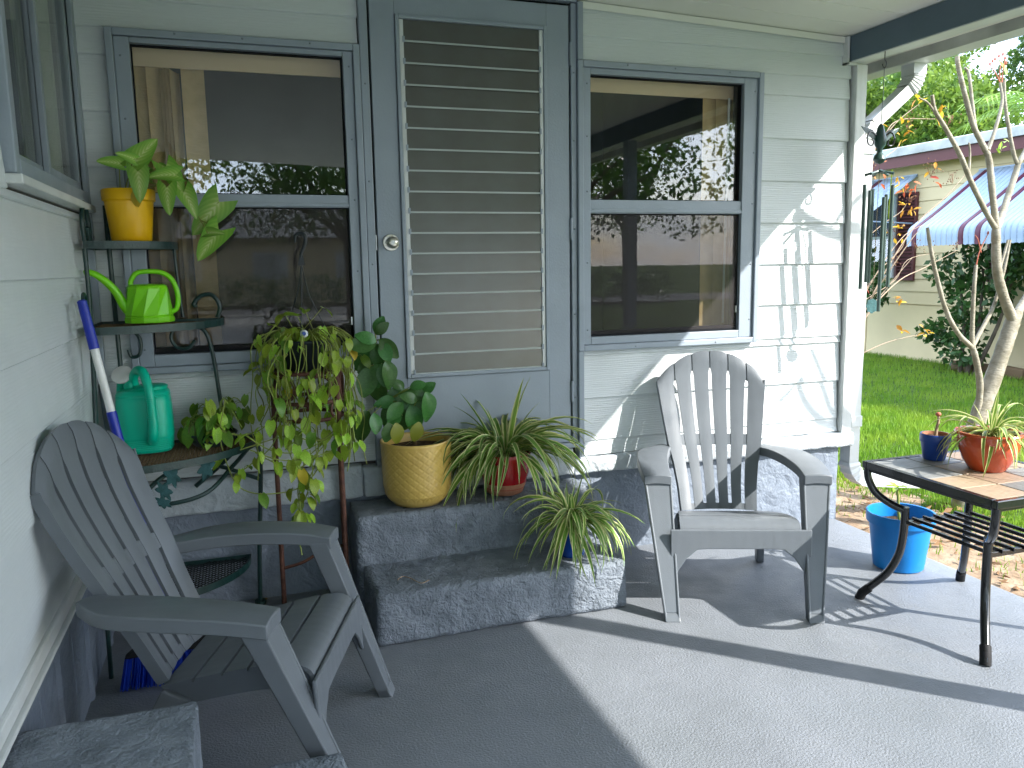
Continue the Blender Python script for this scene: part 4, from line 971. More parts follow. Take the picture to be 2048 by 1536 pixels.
UMB = [((752, 668), (764, 636)), ((750, 668), (772, 650)), ((760, 678), (792, 712)), ((752, 684), (702, 690)), ((750, 686), (712, 730)), ((755, 688), (752, 732)), ((764, 684), (778, 722)), ((752, 682), (722, 668)),
       ((751, 730), (748, 802)), ((742, 732), (726, 792)), ((764, 728), (770, 768)), ((772, 722), (790, 770)), ((744, 722), (718, 742)), ((756, 726), (752, 770)),
       ((736, 822), (712, 876)), ((748, 826), (756, 866)), ((812, 780), (776, 798)), ((814, 778), (802, 812)), ((818, 778), (850, 796)), ((820, 774), (846, 766)), ((808, 776), (790, 764)), ((815, 784), (822, 826)),
       ((846, 786), (838, 828)), ((852, 784), (868, 836)), ((842, 784), (868, 768)), ((812, 812), (806, 862)), ((822, 810), (836, 864)), ((804, 806), (778, 836)), ((786, 806), (766, 842)), ((790, 800), (760, 806)), ((800, 826), (778, 850)), ((834, 800), (812, 790))]
for i, (b_, tp_) in enumerate(UMB):
    Y = -.17-.03*(i % 4); faceleaf(LM_oval[i % 3], 'leaf_umbrella', bp_, b_, tp_, Y, bo, random.uniform(-.9, .9), -.04, k=1.25)
    hub_ = min(((752, 680), (762, 724), (790, 850), (814, 840), (775, 800)), key=lambda h_: (h_[0]-b_[0])**2+(h_[1]-b_[1])**2)
    stem(bp_, atY(*hub_, -.17)-bo, atY(*b_, Y)-bo, .0018, 'vine_stem')
for (b_, tp_, m_) in (((792, 846), (800, 886), 'leaf_umbrella_yellow'), ((778, 846), (776, 884), 'leaf_umbrella'), ((838, 844), (832, 882), 'leaf_umbrella_yellow')):
    faceleaf(LM_oval[1], m_, bp_, b_, tp_, -.29, bo, .2, -.02, k=1.35); stem(bp_, atY(806, 862, -.22)-bo, atY(*b_, -.29)-bo, .0018, 'vine_stem')

# ---- spider plants
rp = thing('potted_plant', 'red glazed pot with large arching spider plant on the upper step', 'potted plant', (1.648, -.185, .413))
obj('pot', MB().lathe([(.098, .055), (.112, .10), (.118, .17), (.121, .185), (.119, .19), (.111, .189), (.109, .16), (.09, .03)], 44), 'red_glaze', rp)
obj('pot_foot', MB().lathe([(0, 0), (.070, 0), (.082, .008), (.098, .054), (.0975, .056)], 44), 'terracotta', rp)
soil_disc(rp, .107, .172)
spider(rp, (0, 0, .18), 195, .42, 'leaf_spider', 11, .06, bias=pi/2)
spider(rp, (0, -.02, .19), 50, .47, 'leaf_spider_pale', 12, .05, bias=-pi/2)
bl = thing('potted_plant', 'small blue glazed pot with spider plant on the lower step', 'potted plant', (1.838, -.52, .2055))
obj('pot', MB().lathe([(0, 0), (.047, 0), (.052, .006), (.055, .03), (.058, .085), (.062, .09), (.066, .125), (.064, .13), (.058, .128), (.054, .10), (.045, .02)], 40), 'blue_glaze', bl)
obj('nursery_pot', MB().lathe([(.0595, .118), (.061, .150), (.057, .152), (.055, .118)], 36), 'black_pot', bl)
soil_disc(bl, .055, .140)
spider(bl, (-.02, -.01, .15), 84, .34, 'leaf_spider', 21, .035, bias=pi+.3)
spider(bl, (0, -.02, .15), 34, .38, 'leaf_spider_pale', 22, .03)

# ---- rusty stand, hanging basket, pothos
rs_ = thing('plant_stand', 'rusty brown three-legged metal plant stand beside the steps', 'plant stand', (.80, -.17, 0)); RM = 'rust_metal'
LG = [(-.14, .030), (.128, .085), (.112, -.10)]
for (x, y_) in LG: obj('leg', MB().tube(curve([(x*.97, y_*.97, 1.02), (x, y_, .7), (x*1.01, y_*1.01, .3), (x*1.02, y_*1.02, 0)], 4), .0105, 10), RM, rs_)
for z in (1.02, .90, .83):
    R1 = .138
    obj('ring', MB().tube([(R1*cos(q), R1*sin(q), z) for q in (2*pi*k/40 for k in range(41))], .008, 8, False), RM, rs_)
sc_ = []
for k in range(6):
    q = 2*pi*k/6+.3; c_ = Vector((.138*cos(q), .138*sin(q), .865)); tq = Vector((-sin(q), cos(q), 0))
    obj('scroll', MB().tube([c_+tq*.03*cos(w_)+Vector((0, 0, .03*sin(w_))) for w_ in (2*pi*j/16 for j in range(17))], .006, 6, False), RM, rs_)
    q2 = q+.5; c_ = Vector((.138*cos(q2), .138*sin(q2), .96)); tq = Vector((-sin(q2), cos(q2), 0))
    obj('scroll', MB().tube([c_+tq*.05*cos(w_)+Vector((0, 0, .05*sin(w_))) for w_ in (2*pi*j/20 for j in range(21))], .007, 6, False), RM, rs_)
obj('tray', MB().lathe([(0, 1.012), (.134, 1.012), (.134, 1.017), (0, 1.017)], 36), RM, rs_)
obj('brace', MB().tube(curve([(-.14, .03, .17), (-.05, .0, .20), (.05, .03, .24), (.128, .085, .22)], 5), .007, 6), RM, rs_)

hb = thing('hanging_plant', 'trailing golden pothos in a dark hanging basket on the rusty stand', 'potted plant', (.80, -.17, 1.0255))
obj('basket', MB().lathe(pot_profile(.085, .118, .125, rim=.006, rimh=.016), 36), 'black_pot', hb)
soil_disc(hb, .11, .11)
hook = Vector((-.002, -.01, .52))
hg = MB().tube(curve([(-.020, -.01, .515), (-.015, -.01, .545), (.008, -.01, .552), (.022, -.01, .535), (.018, -.01, .505), (.004, -.01, .475), (.0, -.01, .455)], 5), [.005+.003*sin(pi*k/30) for k in range(31)], 8)
hg.hexa([(-.012, -.013, .425), (.016, -.013, .425), (.016, -.007, .425), (-.012, -.007, .425), (-.004, -.013, .465), (.008, -.013, .465), (.008, -.007, .465), (-.004, -.007, .465)])
obj('hanger_hook', hg, 'black_pot', hb)
for q in (.3, 2.4, 4.5): obj('hanger_strand', MB().tube(curve([(.002, -.01, .43), (.03*cos(q), .03*sin(q), .30), (.117*cos(q), .117*sin(q), .12)], 5), .0022, 6), 'black_pot', hb)
obj('eye_bead', MB().sphere((-.01, -.115, .155), .016, 14, 8), 'bead', hb); obj('eye_bead_pupil', MB().lathe([(0, .0), (.008, 0), (.0085, -.004)], 14), 'navy_paint', hb, loc=(-.012, -.1335, .157), rot=(pi/2-.1, 0, 0))
rv = random.Random(5); ho = Vector(hb.location)
def vine(t, pts, r, leaves, mats, sizes, rr, wgt=None, name='vine'):
    c_ = curve(pts, 5); obj(name, MB().tube(c_, r, 5), 'vine_stem', t)
    for k in range(leaves):
        f = rr.random()**.8; i = min(len(c_)-2, int(f*(len(c_)-1))); p = c_[i]
        az = rr.uniform(0, 2*pi)
        if rr.random() < .65: az = pi+rr.uniform(-1.2, 1.2)
        d = Vector((-sin(az), cos(az), 0)); q = p+d*rr.uniform(.012, .035)+Vector((0, 0, rr.uniform(-.01, .015)))
        obj('petiole', MB().tube([p, (p+q)/2+Vector((0, 0, .006)), q], .0012, 4, False), 'vine_stem', t)
        place(rr.choice(LM_heart), rr.choices(mats, wgt)[0], t, q, az, rr.uniform(-1.35, -.35), rr.uniform(-.5, .5), rr.uniform(*sizes))
for k in range(62):
    q = rv.uniform(0, 2*pi)
    if k % 2: q = rv.uniform(-pi+.1, .1)
    R0 = rv.uniform(.07, .115); R1 = R0+rv.uniform(.035, .11); drop = rv.choice((.15, .25, .32, .38, .44, .5))*rv.uniform(.85, 1.15)
    if k < 8: drop = rv.uniform(.05, .15)
    tw = rv.uniform(-.5, .5); pts = [(R0*.6*cos(q), R0*.6*sin(q), .12), (R0*cos(q), R0*sin(q), .145+rv.uniform(0, .03)), (R1*cos(q), R1*sin(q), .115)]
    m_ = 5
    for j in range(1, m_+1):
        f = j/m_; qq = q+tw*f; R2 = R1+rv.uniform(-.012, .016)+.012*f
        pts.append((R2*cos(qq)+rv.uniform(-.012, .012), R2*sin(qq)*.9+rv.uniform(-.012, .012), .115-drop*f-.02))
    pts = [(x, min(y_, .12), z) for x, y_, z in pts]
    vine(hb, pts, .0023, rv.choice((2, 2, 3, 3)) if k > 8 else 2, ('leaf_pothos', 'leaf_pothos_dark', 'leaf_yellowing'), (.030, .056), rv, (9, 1.2, .25))
# low garland swinging left to the corner stand and the long stray runner
for (PXS, Y, nl) in (([(700, 800), (690, 850), (640, 885), (590, 905), (540, 900), (490, 870)], -.32, 10), ([(660, 760), (672, 850), (640, 900), (600, 935), (560, 930), (510, 905)], -.33, 11),
                     ([(560, 700), (535, 760), (560, 830), (545, 890), (500, 930), (470, 950)], -.30, 5), ([(450, 800), (440, 870), (455, 930), (480, 975), (530, 988), (600, 975), (640, 930), (650, 880)], -.30, 6),
                     ([(640, 880), (630, 930), (612, 970), (600, 1010), (612, 1040)], -.30, 10), ([(655, 830), (650, 880), (612, 920), (596, 980), (604, 1030)], -.28, 7), ([(690, 780), (705, 850), (712, 900)], -.28, 4), ([(560, 640), (530, 680), (522, 740), (540, 800), (520, 850)], -.27, 5),
                     ([(590, 900), (600, 990), (596, 1060), (604, 1110)], -.22, 2), ([(580, 780), (570, 830), (590, 870), (640, 880), (680, 850), (700, 830)], -.34, 9), ([(610, 760), (620, 820), (600, 870), (570, 900)], -.35, 8), ([(560, 820), (520, 860), (470, 870), (420, 850)], -.30, 7), ([(700, 830), (680, 890), (620, 915), (560, 920), (500, 900)], -.34, 10), ([(640, 800), (600, 860), (540, 880), (480, 900)], -.33, 8), ([(620, 900), (625, 950), (610, 1000)], -.32, 6)):
    vine(hb, [atY(x, y_, Y+rv.uniform(-.02, .02))-ho for x, y_ in PXS], .0026, nl, ('leaf_pothos', 'leaf_pothos_dark', 'leaf_yellowing'), (.036, .062), rv, (9, 1.2, .3))
for (px, py, s, az) in ((595, 632, .07, .9), (570, 628, .065, 2.4), (545, 650, .05, .2), (610, 620, .055, 0), (645, 615, .055, -1.2), (560, 690, .07, -1.9), (600, 662, .06, 1.1)):
    pq = atY(px, py, -.24)-ho; stem(hb, (rv.uniform(-.05, .05), -.03, .12), pq, .0015); place(rv.choice(LM_heart), 'leaf_pothos', hb, pq, az, rv.uniform(-.3, .5), .2, s)

# ---- leafy trailing plant lying on the stand's third shelf
tp = thing('trailing_plant', 'dark green pothos tangle in a low tray on the corner stand', 'potted plant', (.42, -.20, .7485)); to = Vector(tp.location)
obj('tray', MB().lathe(pot_profile(.075, .095, .05, rim=.004, rimh=.01), 30), 'black_pot', tp); soil_disc(tp, .088, .042)
rv = random.Random(9)
for k in range(26):
    q = rv.uniform(0, 2*pi); a = rv.uniform(.06, .19); h = rv.uniform(.04, .15)
    pts = [(.03*cos(q), .03*sin(q), .04), (a*.5*cos(q), a*.5*sin(q)*.8, .04+h), (a*cos(q+.2), a*sin(q+.2)*.75, .03+h*rv.uniform(.2, .9))]
    vine(tp, pts, .0022, 4, ('leaf_pothos_dark', 'leaf_pothos'), (.04, .072), rv, (4, 1.2))

# ---- table with pots
tbl = thing('side_table', 'black metal side table with slate tile top and slatted lower shelf', 'table', (3.27, -1.25, 0))
TX, TY, TZ = .29, .32, .605
fr = bars(MB(), -TX, TX, -TY, TY, .022, -.001, .001)
fb = MB()
for (a, b) in (((-TX, -TY), (TX, -TY+.024)), ((-TX, TY-.024), (TX, TY)), ((-TX, -TY+.024), (-TX+.024, TY-.024)), ((TX-.024, -TY+.024), (TX, TY-.024))): fb.box(a[0], b[0], a[1], b[1], TZ-.030, TZ)
obj('top_frame', fb, 'black_metal', tbl, bevel=.003)
obj('lower_lip', MB().box(-TX+.012, TX-.012, -TY+.012, TY-.012, TZ-.044, TZ-.031), 'black_metal', tbl, bevel=.003)
nx, ny = 3, 4; wx = (2*TX-.048)/nx; wy = (2*TY-.048)/ny
tm = MB().box(.003, wx-.003, .003, wy-.003, TZ-.016, TZ-.0015).mesh('tile')
obj('grout_bed', MB().box(-TX+.024, TX-.024, -TY+.024, TY-.024, TZ-.028, TZ-.010), 'grout', tbl)
for i in range(nx):
    for j in range(ny):
        o = link('tile', tm, 'tile_slate', tbl, loc=(-TX+.024+i*wx, -TY+.024+j*wy, random.uniform(-.0006, .0006)), bevel=.0025)
        if (i*2+j*3) % 5 in (0, 3): o.material_slots[0].link = 'OBJECT'; o.material_slots[0].material = MATS['tile_tan']
for sx in (-1, 1):
    for sy in (-1, 1):
        D_ = Vector((-sx, -sy*1.05, 0)).normalized(); c0 = Vector((sx*(TX-.015), sy*(TY-.015), 0))
        path = curve([c0+D_*r_+Vector((0, 0, z)) for r_, z in ((.0, .575), (.006, .53), (.035, .475), (.09, .435), (.145, .412))], 6)
        lo_ = curve([c0+D_*r_+Vector((0, 0, z)) for r_, z in ((.150, .425), (.150, .38), (.147, .30), (.135, .22), (.10, .14), (.045, .075), (.006, .035), (-.006, .012))], 6)
        lg = obj('leg', MB().tube(path, .0155, 12).tube(lo_, .0165, 12), 'black_metal', tbl)
        obj('foot_cap', MB().tube([c0+D_*.03+Vector((0, 0, .056)), c0+D_*.004+Vector((0, 0, .030)), c0-D_*.008+Vector((0, 0, 0))], .0195, 12), 'black_rubber', lg)
ix = TX-.015-.105; iy = TY-.015-.11
for sy in (-1, 1): obj('shelf_rail', MB().box(-ix-.01, ix+.01, sy*iy-.009, sy*iy+.009, .345, .365), 'black_metal', tbl, bevel=.002)
for k in range(7):
    x_ = -ix+2*ix*k/6; obj('shelf_slat', MB().box(x_-.006, x_+.006, -iy-.018, iy+.018, .358, .372), 'black_metal', tbl, bevel=.002)

op = thing('potted_plant', 'round orange-red glazed pot with pale spider plant on the tiled table', 'potted plant', (3.325, -1.225, .6055))
obj('pot', MB().lathe([(0, 0), (.064, 0), (.069, .006), (.090, .04), (.107, .085), (.113, .115), (.108, .137), (.108, .141), (.121, .143), (.124, .148), (.121, .153), (.105, .152), (.102, .14), (.10, .10)], 56), 'orange_glaze', op)
soil_disc(op, .102, .135); spider(op, (.01, 0, .135), 60, .27, 'leaf_spider_pale', 31, .03)
np_s = 1.18
np_ = thing('potted_plant', 'small navy blue flaking pot with bare twig on the tiled table', 'potted plant', (3.27, -1.02, .6055))
obj('pot', MB().lathe(pot_profile(.037, .050, .092, rim=.004, rimh=.028), 36), 'navy_paint', np_); soil_disc(np_, .044, .080)
obj('pot_liner', MB().lathe([(.0438, .07), (.0442, .0925), (.042, .0925), (.041, .07)], 30), 'terracotta', np_)
obj('twig', MB().tube(curve([(0, 0, .075), (.004, 0, .11), (.010, 0, .135), (.008, 0, .155)], 5), [.006-.002*k/15 for k in range(16)], 8), 'twig', np_)
np_.scale = (1.18, 1.18, 1.18)
obj('bud', MB().sphere((.007, 0, .160), .010, 10, 6, (1, 1, .8)), 'twig_red', np_)

bk = thing('bucket', 'bright blue plastic bucket pot with a seedling under the tiled table edge', 'bucket', (3.43, -.70, 0.0))
obj('body', MB().lathe([(0, .0), (.104, .0), (.110, .005), (.136, .215), (.148, .218), (.151, .262), (.148, .266), (.140, .265), (.134, .215), (.13, .18)], 52), 'bucket_blue', bk)
soil_disc(bk, .134, .20); obj('stem', MB().tube(curve([(0, 0, .20), (-.015, 0, .27), (-.022, .0, .34), (-.03, 0, .385)], 5), [.008-.003*k/15 for k in range(16)], 8), 'vine_stem', bk)
for k in range(6): place(LM_small[k % 2], 'leaf_pothos', bk, (-.03, 0, .385), k*1.05, .5-.2*(k % 3), 0, .055)

# ---- wind chime on the beam
ch = thing('wind_chime', 'green metal wind chime hanging from the porch beam hook', 'wind chime', (3.604, -.27, 2.432))
obj('hook', MB().tube(curve([(0, 0, .004), (0, 0, -.03), (.008, 0, -.045), (.010, 0, -.062), (.0, 0, -.074), (-.010, 0, -.066), (-.012, 0, -.056)], 5), .0026, 7), 'black_metal', ch)
obj('cord', MB().tube([(0, 0, -.07), (0, 0, -.20), (-.004, 0, -.34)], .0018, 5), 'black_metal', ch)
orn = MB().lathe([(0, -.335), (.012, -.345), (.022, -.38), (.030, -.41), (.026, -.44), (.014, -.455), (.012, -.475), (.026, -.49), (.030, -.508), (.018, -.524), (.0, -.53)], 20, c=(-.004, 0, 0))
obj('ornament', orn, 'chime_green', ch)
for sg in (-1, 1):
    obj('wing', MB().prism([(sg*.015-.004, 0, -.40), (sg*.05, .004, -.365), (sg*.115-.004, .0, -.352), (sg*.10, 0, -.372), (sg*.06, 0, -.40), (sg*.022, 0, -.43)], (0, .006, 0)), 'chime_green', ch)
    obj('scroll', MB().tube(curve([(sg*.02, 0, -.40), (sg*.06, 0, -.375), (sg*.082, 0, -.40), (sg*.075, 0, -.435), (sg*.05, 0, -.44), (sg*.045, 0, -.42), (sg*.055, 0, -.412)], 5), .0042, 7), 'black_metal', ch)
CZ = -.575
star = MB()
for k in range(6):
    q = 2*pi*k/6+.2; star.tube(curve([(0, 0, CZ+.012), (.035*cos(q), .035*sin(q), CZ+.004), (.066*cos(q), .066*sin(q), CZ-.004)], 4), [.008, .008, .007, .006, .006, .006, .006, .007, .008], 8)
star.sphere((0, 0, CZ+.01), .017, 12, 6, (1, 1, .6)); obj('star_holder', star, 'chime_green', ch)
obj('cord', MB().tube([(-.004, 0, -.52), (0, 0, CZ)], .0015, 5), 'black_metal', ch)
for k, (a, b) in enumerate(((.10, .42), (.07, .47), (.05, .52), (.085, .45), (.12, .56), (.06, .50))):
    q = 2*pi*k/6+.2; x, y_ = .064*cos(q), .064*sin(q)
    for d in (-.004, .004): obj('cord', MB().tube([(x, y_, CZ), (x+d, y_, CZ-a)], .0007, 4), 'twine', ch)
    obj('tube', MB().tube([(x, y_, CZ-a), (x, y_, CZ-a-b)], .009, 14), 'chime_tube', ch)
obj('ribbon', MB().tube(curve([(.06, -.02, CZ+.02), (.064, -.012, CZ-.06), (.061, -.01, CZ-.16), (.063, -.01, CZ-.22)], 4), .0035, 4), 'lime_ribbon', ch)
obj('cord', MB().tube([(0, 0, CZ), (-.004, 0, CZ-.62)], .0016, 5), 'twine', ch)
sc_pl = [(.036*(1+.07*cos(8*q))*cos(q), .036*(1+.07*cos(8*q))*sin(q)) for q in (2*pi*k/40 for k in range(40))]
obj('sail', MB().prism([(-.004+a, 0, CZ-.655+b) for a, b in sc_pl], (0, .004, 0)), 'green_patina', ch)

# ================================================================== GARDEN
import numpy as np
def blades(name, spots, hmin, hmax, wd, m, label, cat=None, seed=1, lean=.5):
    r = np.random.RandomState(seed); n = len(spots); P = np.array(spots)
    az = r.uniform(0, 2*pi, n); h = r.uniform(hmin, hmax, n); ln = r.uniform(.1, lean, n)*h; a2 = r.uniform(0, 2*pi, n)
    dx, dy = np.cos(az)*wd*.5, np.sin(az)*wd*.5
    V = np.zeros((n, 5, 3))
    V[:, 0] = P+np.c_[-dx, -dy, np.zeros(n)]; V[:, 1] = P+np.c_[dx, dy, np.zeros(n)]
    mid = P+np.c_[np.cos(a2)*ln*.35, np.sin(a2)*ln*.35, h*.6]
    V[:, 2] = mid+np.c_[dx*.8, dy*.8, np.zeros(n)]; V[:, 3] = mid-np.c_[dx*.8, dy*.8, np.zeros(n)]
    V[:, 4] = P+np.c_[np.cos(a2)*ln, np.sin(a2)*ln, h]
    me = bpy.data.meshes.new(name); i = np.arange(n)*5
    quads = np.c_[i, i+1, i+2, i+3]; tris = np.c_[i+3, i+2, i+4]
    me.vertices.add(n*5); me.vertices.foreach_set('co', V.ravel())
    me.loops.add(n*7); me.polygons.add(n*2)
    lv = np.concatenate([quads.ravel(), tris.ravel()]); me.loops.foreach_set('vertex_index', lv)
    me.polygons.foreach_set('loop_start', np.concatenate([np.arange(n)*4, n*4+np.arange(n)*3]))
    me.update(); me.validate()
    o = link(name, me, m); tag(o, label, cat, kind='stuff'); return o
r = np.random.RandomState(3)
def scatter(n, x0, x1, y0, y1, keep):
    X = r.uniform(x0, x1, n); Y = r.uniform(y0, y1, n); k = [keep(a, b) for a, b in zip(X, Y)]
    return [(a, b, -.032) for a, b, c_ in zip(X, Y, k) if c_]
def soilness(x, y): return x < 4.35+.35*noise.noise((y*1.3, 2, 0))+(.35 if y > .1 else .1)*noise.noise((x*4, y*4, 7)) and y < .45
def keep_near(x, y):
    if soilness(x, y): return random.random() < .10
    return True
sp = scatter(46000, 3.70, 6.6, -1.6, 4.2, keep_near)+scatter(42000, 5.5, 9.9, 1.0, 7.5, lambda x, y: True)
blades('lawn_grass', sp, .03, .075, .006, 'grass_blade', 'short green lawn grass between the two houses', 'grass', 2)
dl = []
for k in range(420):
    x = random.uniform(3.68, 4.75); y = random.uniform(-2.2, .45)
    if soilness(x-.15, y): dl.append((x, y))
lm = MB()
for (x, y) in dl:
    a = random.uniform(0, 6.3); s = random.uniform(.012, .035); z = -.008+random.uniform(0, .012)
    p = [(s*cos(q+a)*(1 if i % 2 == 0 else .45), s*sin(q+a)*(1 if i % 2 == 0 else .45), random.uniform(-.3, .5)*s) for i, q in enumerate((0, pi/2, pi, 3*pi/2))]
    lm.add([(x+b[0], y+b[1], z+b[2]) for b in p], [(0, 1, 2), (0, 2, 3)])
tag(obj('leaf_litter', lm, 'dead_leaf'), 'dry brown leaf litter on the sandy soil', 'leaf litter', kind='stuff')
# small dry leaves and twigs on the porch
for i, (px, py, z, s) in enumerate(((545, 1180, .001, .03), (530, 1200, .001, .025), (848, 1103, .207, .016), (505, 1170, .001, .02))):
    p = atZ(px, py, z+.004); o = obj('fallen_leaf', leaf_mesh and MB().add([(-s, 0, .002), (0, -s*.5, .006), (s, 0, .001), (0, s*.5, .007)], [(0, 1, 3), (1, 2, 3)]), 'dead_leaf', loc=p, rot=(0, 0, i*1.3))
    tag(o, ('dry brown leaf on the floor between the corner stand and the rusty stand', 'curled brown leaf on the floor just in front of the rusty stand', 'tiny dry leaf lying on the lower concrete step', 'small dry leaf on the floor by the foot of the corner stand')[i], 'leaf')
p = [atZ(x, y, .209) for x, y in ((795, 1160), (805, 1153), (820, 1156), (842, 1166), (858, 1160))]
tag(obj('fallen_twig', MB().tube(curve(p, 5), .0018, 6), 'twig'), 'curled dry plant stem lying on the lower concrete step', 'twig')

# ---------------- neighbour's house
NX = 9.85
nb = thing('neighbour_house', 'cream lap-sided house with maroon shutters and striped awnings', 'house', (NX, 3, 0))
Y0, Y1 = -8.0, 5.2
obj('wall', MB().box(.012, 7, Y0, Y1, -.05, 2.9), 'cream_siding', nb)
k = 0
for k in range(12):
    zb = .78+.183*k
    obj('siding_board', MB().prism([(-.012, Y0, zb), (.0, Y0, zb-.001), (.010, Y0, zb), (.010, Y0, zb+.18), (.003, Y0, zb+.18)], (0, Y1-Y0, 0)), 'cream_siding', nb)
for k in range(8): obj('skirting_panel', MB().box(-.004, .010, Y0+k*1.66, Y0+k*1.66+1.645, -.05, .765), 'cream_siding', nb, bevel=.003)
obj('fascia', MB().box(-.30, -.27, Y0-.2, Y1+.2, 2.72, 2.87), 'maroon', nb)
obj('roof', MB().prism([(-.34, Y0-.2, 2.872), (-.34, Y0-.2, 2.985), (-.30, Y0-.2, 3.0), (3.5, Y0-.2, 3.32), (7.3, Y0-.2, 3.0), (7.3, Y0-.2, 2.872)], (0, Y1-Y0+.4, 0)), 'roof_edge', nb)
obj('soffit', MB().box(-.27, .012, Y0, Y1, 2.86, 2.871), 'cream_siding', nb)
def nwin(y0, y1, z0, z1):
    w_ = obj('window', bars_y(MB(), y0, y1, z0, z1, .05, -.05, .0), 'white_trim', nb, bevel=.003)
    obj('mullion', MB().box(-.045, -.005, y0+.05, y1-.05, (z0+z1)/2-.02, (z0+z1)/2+.02), 'white_trim', w_)
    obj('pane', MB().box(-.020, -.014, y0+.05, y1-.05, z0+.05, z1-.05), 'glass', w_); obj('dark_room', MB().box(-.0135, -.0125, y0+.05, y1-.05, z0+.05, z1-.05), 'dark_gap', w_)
def shutter(y0, y1, z0, z1):
    s_ = obj('shutter', bars_y(MB(), y0, y1, z0, z1, .04, -.05, -.014), 'maroon', nb)
    nn = int((z1-z0-.08)/.05)
    sm_ = MB().hexa([(-.046, y0+.04, 0), (-.020, y0+.04, .018), (-.020, y1-.04, .018), (-.046, y1-.04, 0), (-.046, y0+.04, .008), (-.020, y0+.04, .026), (-.020, y1-.04, .026), (-.046, y1-.04, .008)]).mesh('shutter_slat')
    for i in range(nn): link('shutter_slat', sm_, 'maroon', s_, loc=(0, 0, z0+.045+i*.05))
    obj('backing', MB().box(-.0135, -.0125, y0+.03, y1-.03, z0+.03, z1-.03), 'maroon', s_)
nwin(3.10, 4.6, 1.15, 2.35); shutter(2.70, 3.06, 1.12, 2.38); shutter(4.64, 5.0, 1.12, 2.38)
nwin(-.9, 1.15, 1.15, 2.30); shutter(1.19, 1.50, 1.12, 2.33); shutter(-1.3, -.94, 1.12, 2.33)
def awning(y0, y1, zt, drop, proj, n):
    """corrugated metal awning with striped pans and a rolled scalloped lip"""
    a = thing_part = obj('awning', MB().box(-.03, -.012, y0, y1, zt-.01, zt+.03), 'awning_white', nb)
    pr_ = [(-.02, zt), (-proj*.62, zt-drop*.60), (-proj*.88, zt-drop*.84), (-proj*.97, zt-drop*.93), (-proj, zt-drop*1.02), (-proj*.995, zt-drop*1.20)]
    c_ = curve([(p, 0, q) for p, q in pr_], 5); wd = (y1-y0)/n
    for k in range(n):
        rows = []
        for p in c_:
            tn = 1; row = []
            for j in range(7):
                f = j/6; bumpz = .014*(1 if 1 <= j <= 5 else 0)
                row.append((p.x-bumpz*.6, y0+wd*(k+f*.97), p.z+bumpz-(.018*sin(pi*f) if p is c_[-1] else 0)))
            rows.append(row)
        dark = (k % 12) in (6, 9)
        obj('awning_panel', MB().grid(rows, False), 'awning_maroon' if dark else 'awning_white', a)
    for yy in (y0+.02, y1-.02): obj('awning_arm', MB().tube([(-.02, yy, zt-drop*.95), (-proj*.93, yy, zt-drop*.90)], .011, 6), 'awning_white', a)
awning(-1.7, 1.72, 2.55, .80, 1.16, 44)
awning(2.75, 5.1, 2.60, .70, 1.05, 22)

# ---------------- trees and shrubs
def crown_mesh(clumps, n, s, seed, flat=.6, narrow=.5):
    r = np.random.RandomState(seed); V = []; wts = np.array([c_[3]**2 for c_ in clumps]); wts = wts/wts.sum()
    ids = r.choice(len(clumps), n, p=wts)
    C_ = np.array([c_[:3] for c_ in clumps])[ids]; R1 = np.array([c_[3] for c_ in clumps])[ids]
    d = r.normal(size=(n, 3)); d /= np.linalg.norm(d, axis=1)[:, None]; rad = R1*r.uniform(.45, 1.05, n)**.6
    P = C_+d*rad[:, None]*np.array([1, 1, .8])
    a = r.normal(size=(n, 3))+np.array([0, 0, -.35]); a /= np.linalg.norm(a, axis=1)[:, None]
    b = np.cross(a, r.normal(size=(n, 3))); b /= np.linalg.norm(b, axis=1)[:, None]
    L_ = (s*r.uniform(.6, 1.3, n))[:, None]
    V = np.stack([P, P+a*L_*.5+b*L_*narrow*.5, P+a*L_, P+a*L_*.5-b*L_*narrow*.5], 1)
    me = bpy.data.meshes.new('crown'); me.vertices.add(n*4); me.vertices.foreach_set('co', V.ravel()); me.loops.add(n*4); me.polygons.add(n)
    me.loops.foreach_set('vertex_index', np.arange(n*4)); me.polygons.foreach_set('loop_start', np.arange(n)*4); me.update(); me.validate(); return me
def tree(name, label, loc, h, cr, seed, m='leaf_tree', n=6000, s=.16, group=None, trunk_r=.16, spread=1.0, cat='tree', zlow=.45, narrow=.5):
    t = thing(name, label, cat, loc, 0, group); r = random.Random(seed); clumps = []; tr = MB()
    fork = h*zlow*.75
    tr.tube(curve([(0, 0, -.1), (r.uniform(-.1, .1), r.uniform(-.1, .1), fork*.5), (r.uniform(-.15, .15), r.uniform(-.15, .15), fork)], 5), [trunk_r*(1.25-.45*k/10) for k in range(11)], 10)
    for k in range(9):
        q = 2*pi*k/9+r.uniform(-.3, .3); R1 = cr*r.uniform(.35, .8)*spread; z = h*r.uniform(zlow, .9)
        e = Vector((R1*cos(q), R1*sin(q), z)); md = Vector((R1*.45*cos(q+.2), R1*.45*sin(q+.2), fork+(z-fork)*.55))
        tr.tube(curve([(0, 0, fork*.92), md, e], 5), [trunk_r*(.6-.5*j/10) for j in range(11)], 7)
        clumps.append((*e, cr*r.uniform(.34, .55)))
        for _ in range(2): clumps.append((e.x+r.uniform(-.5, .5)*cr, e.y+r.uniform(-.5, .5)*cr, e.z+r.uniform(-.3, .35)*cr, cr*r.uniform(.2, .38)))
    clumps.append((0, 0, h*.86, cr*.5))
    obj('trunk', tr, 'bark', t); link('crown', crown_mesh(clumps, n, s, seed, narrow=narrow), m, t)
    return t
BG = [('dense green broadleaf tree rising behind the cream house', 'leaf_tree'), ('tall dark broadleaf tree behind the cream house roof', 'leaf_tree_dark')]
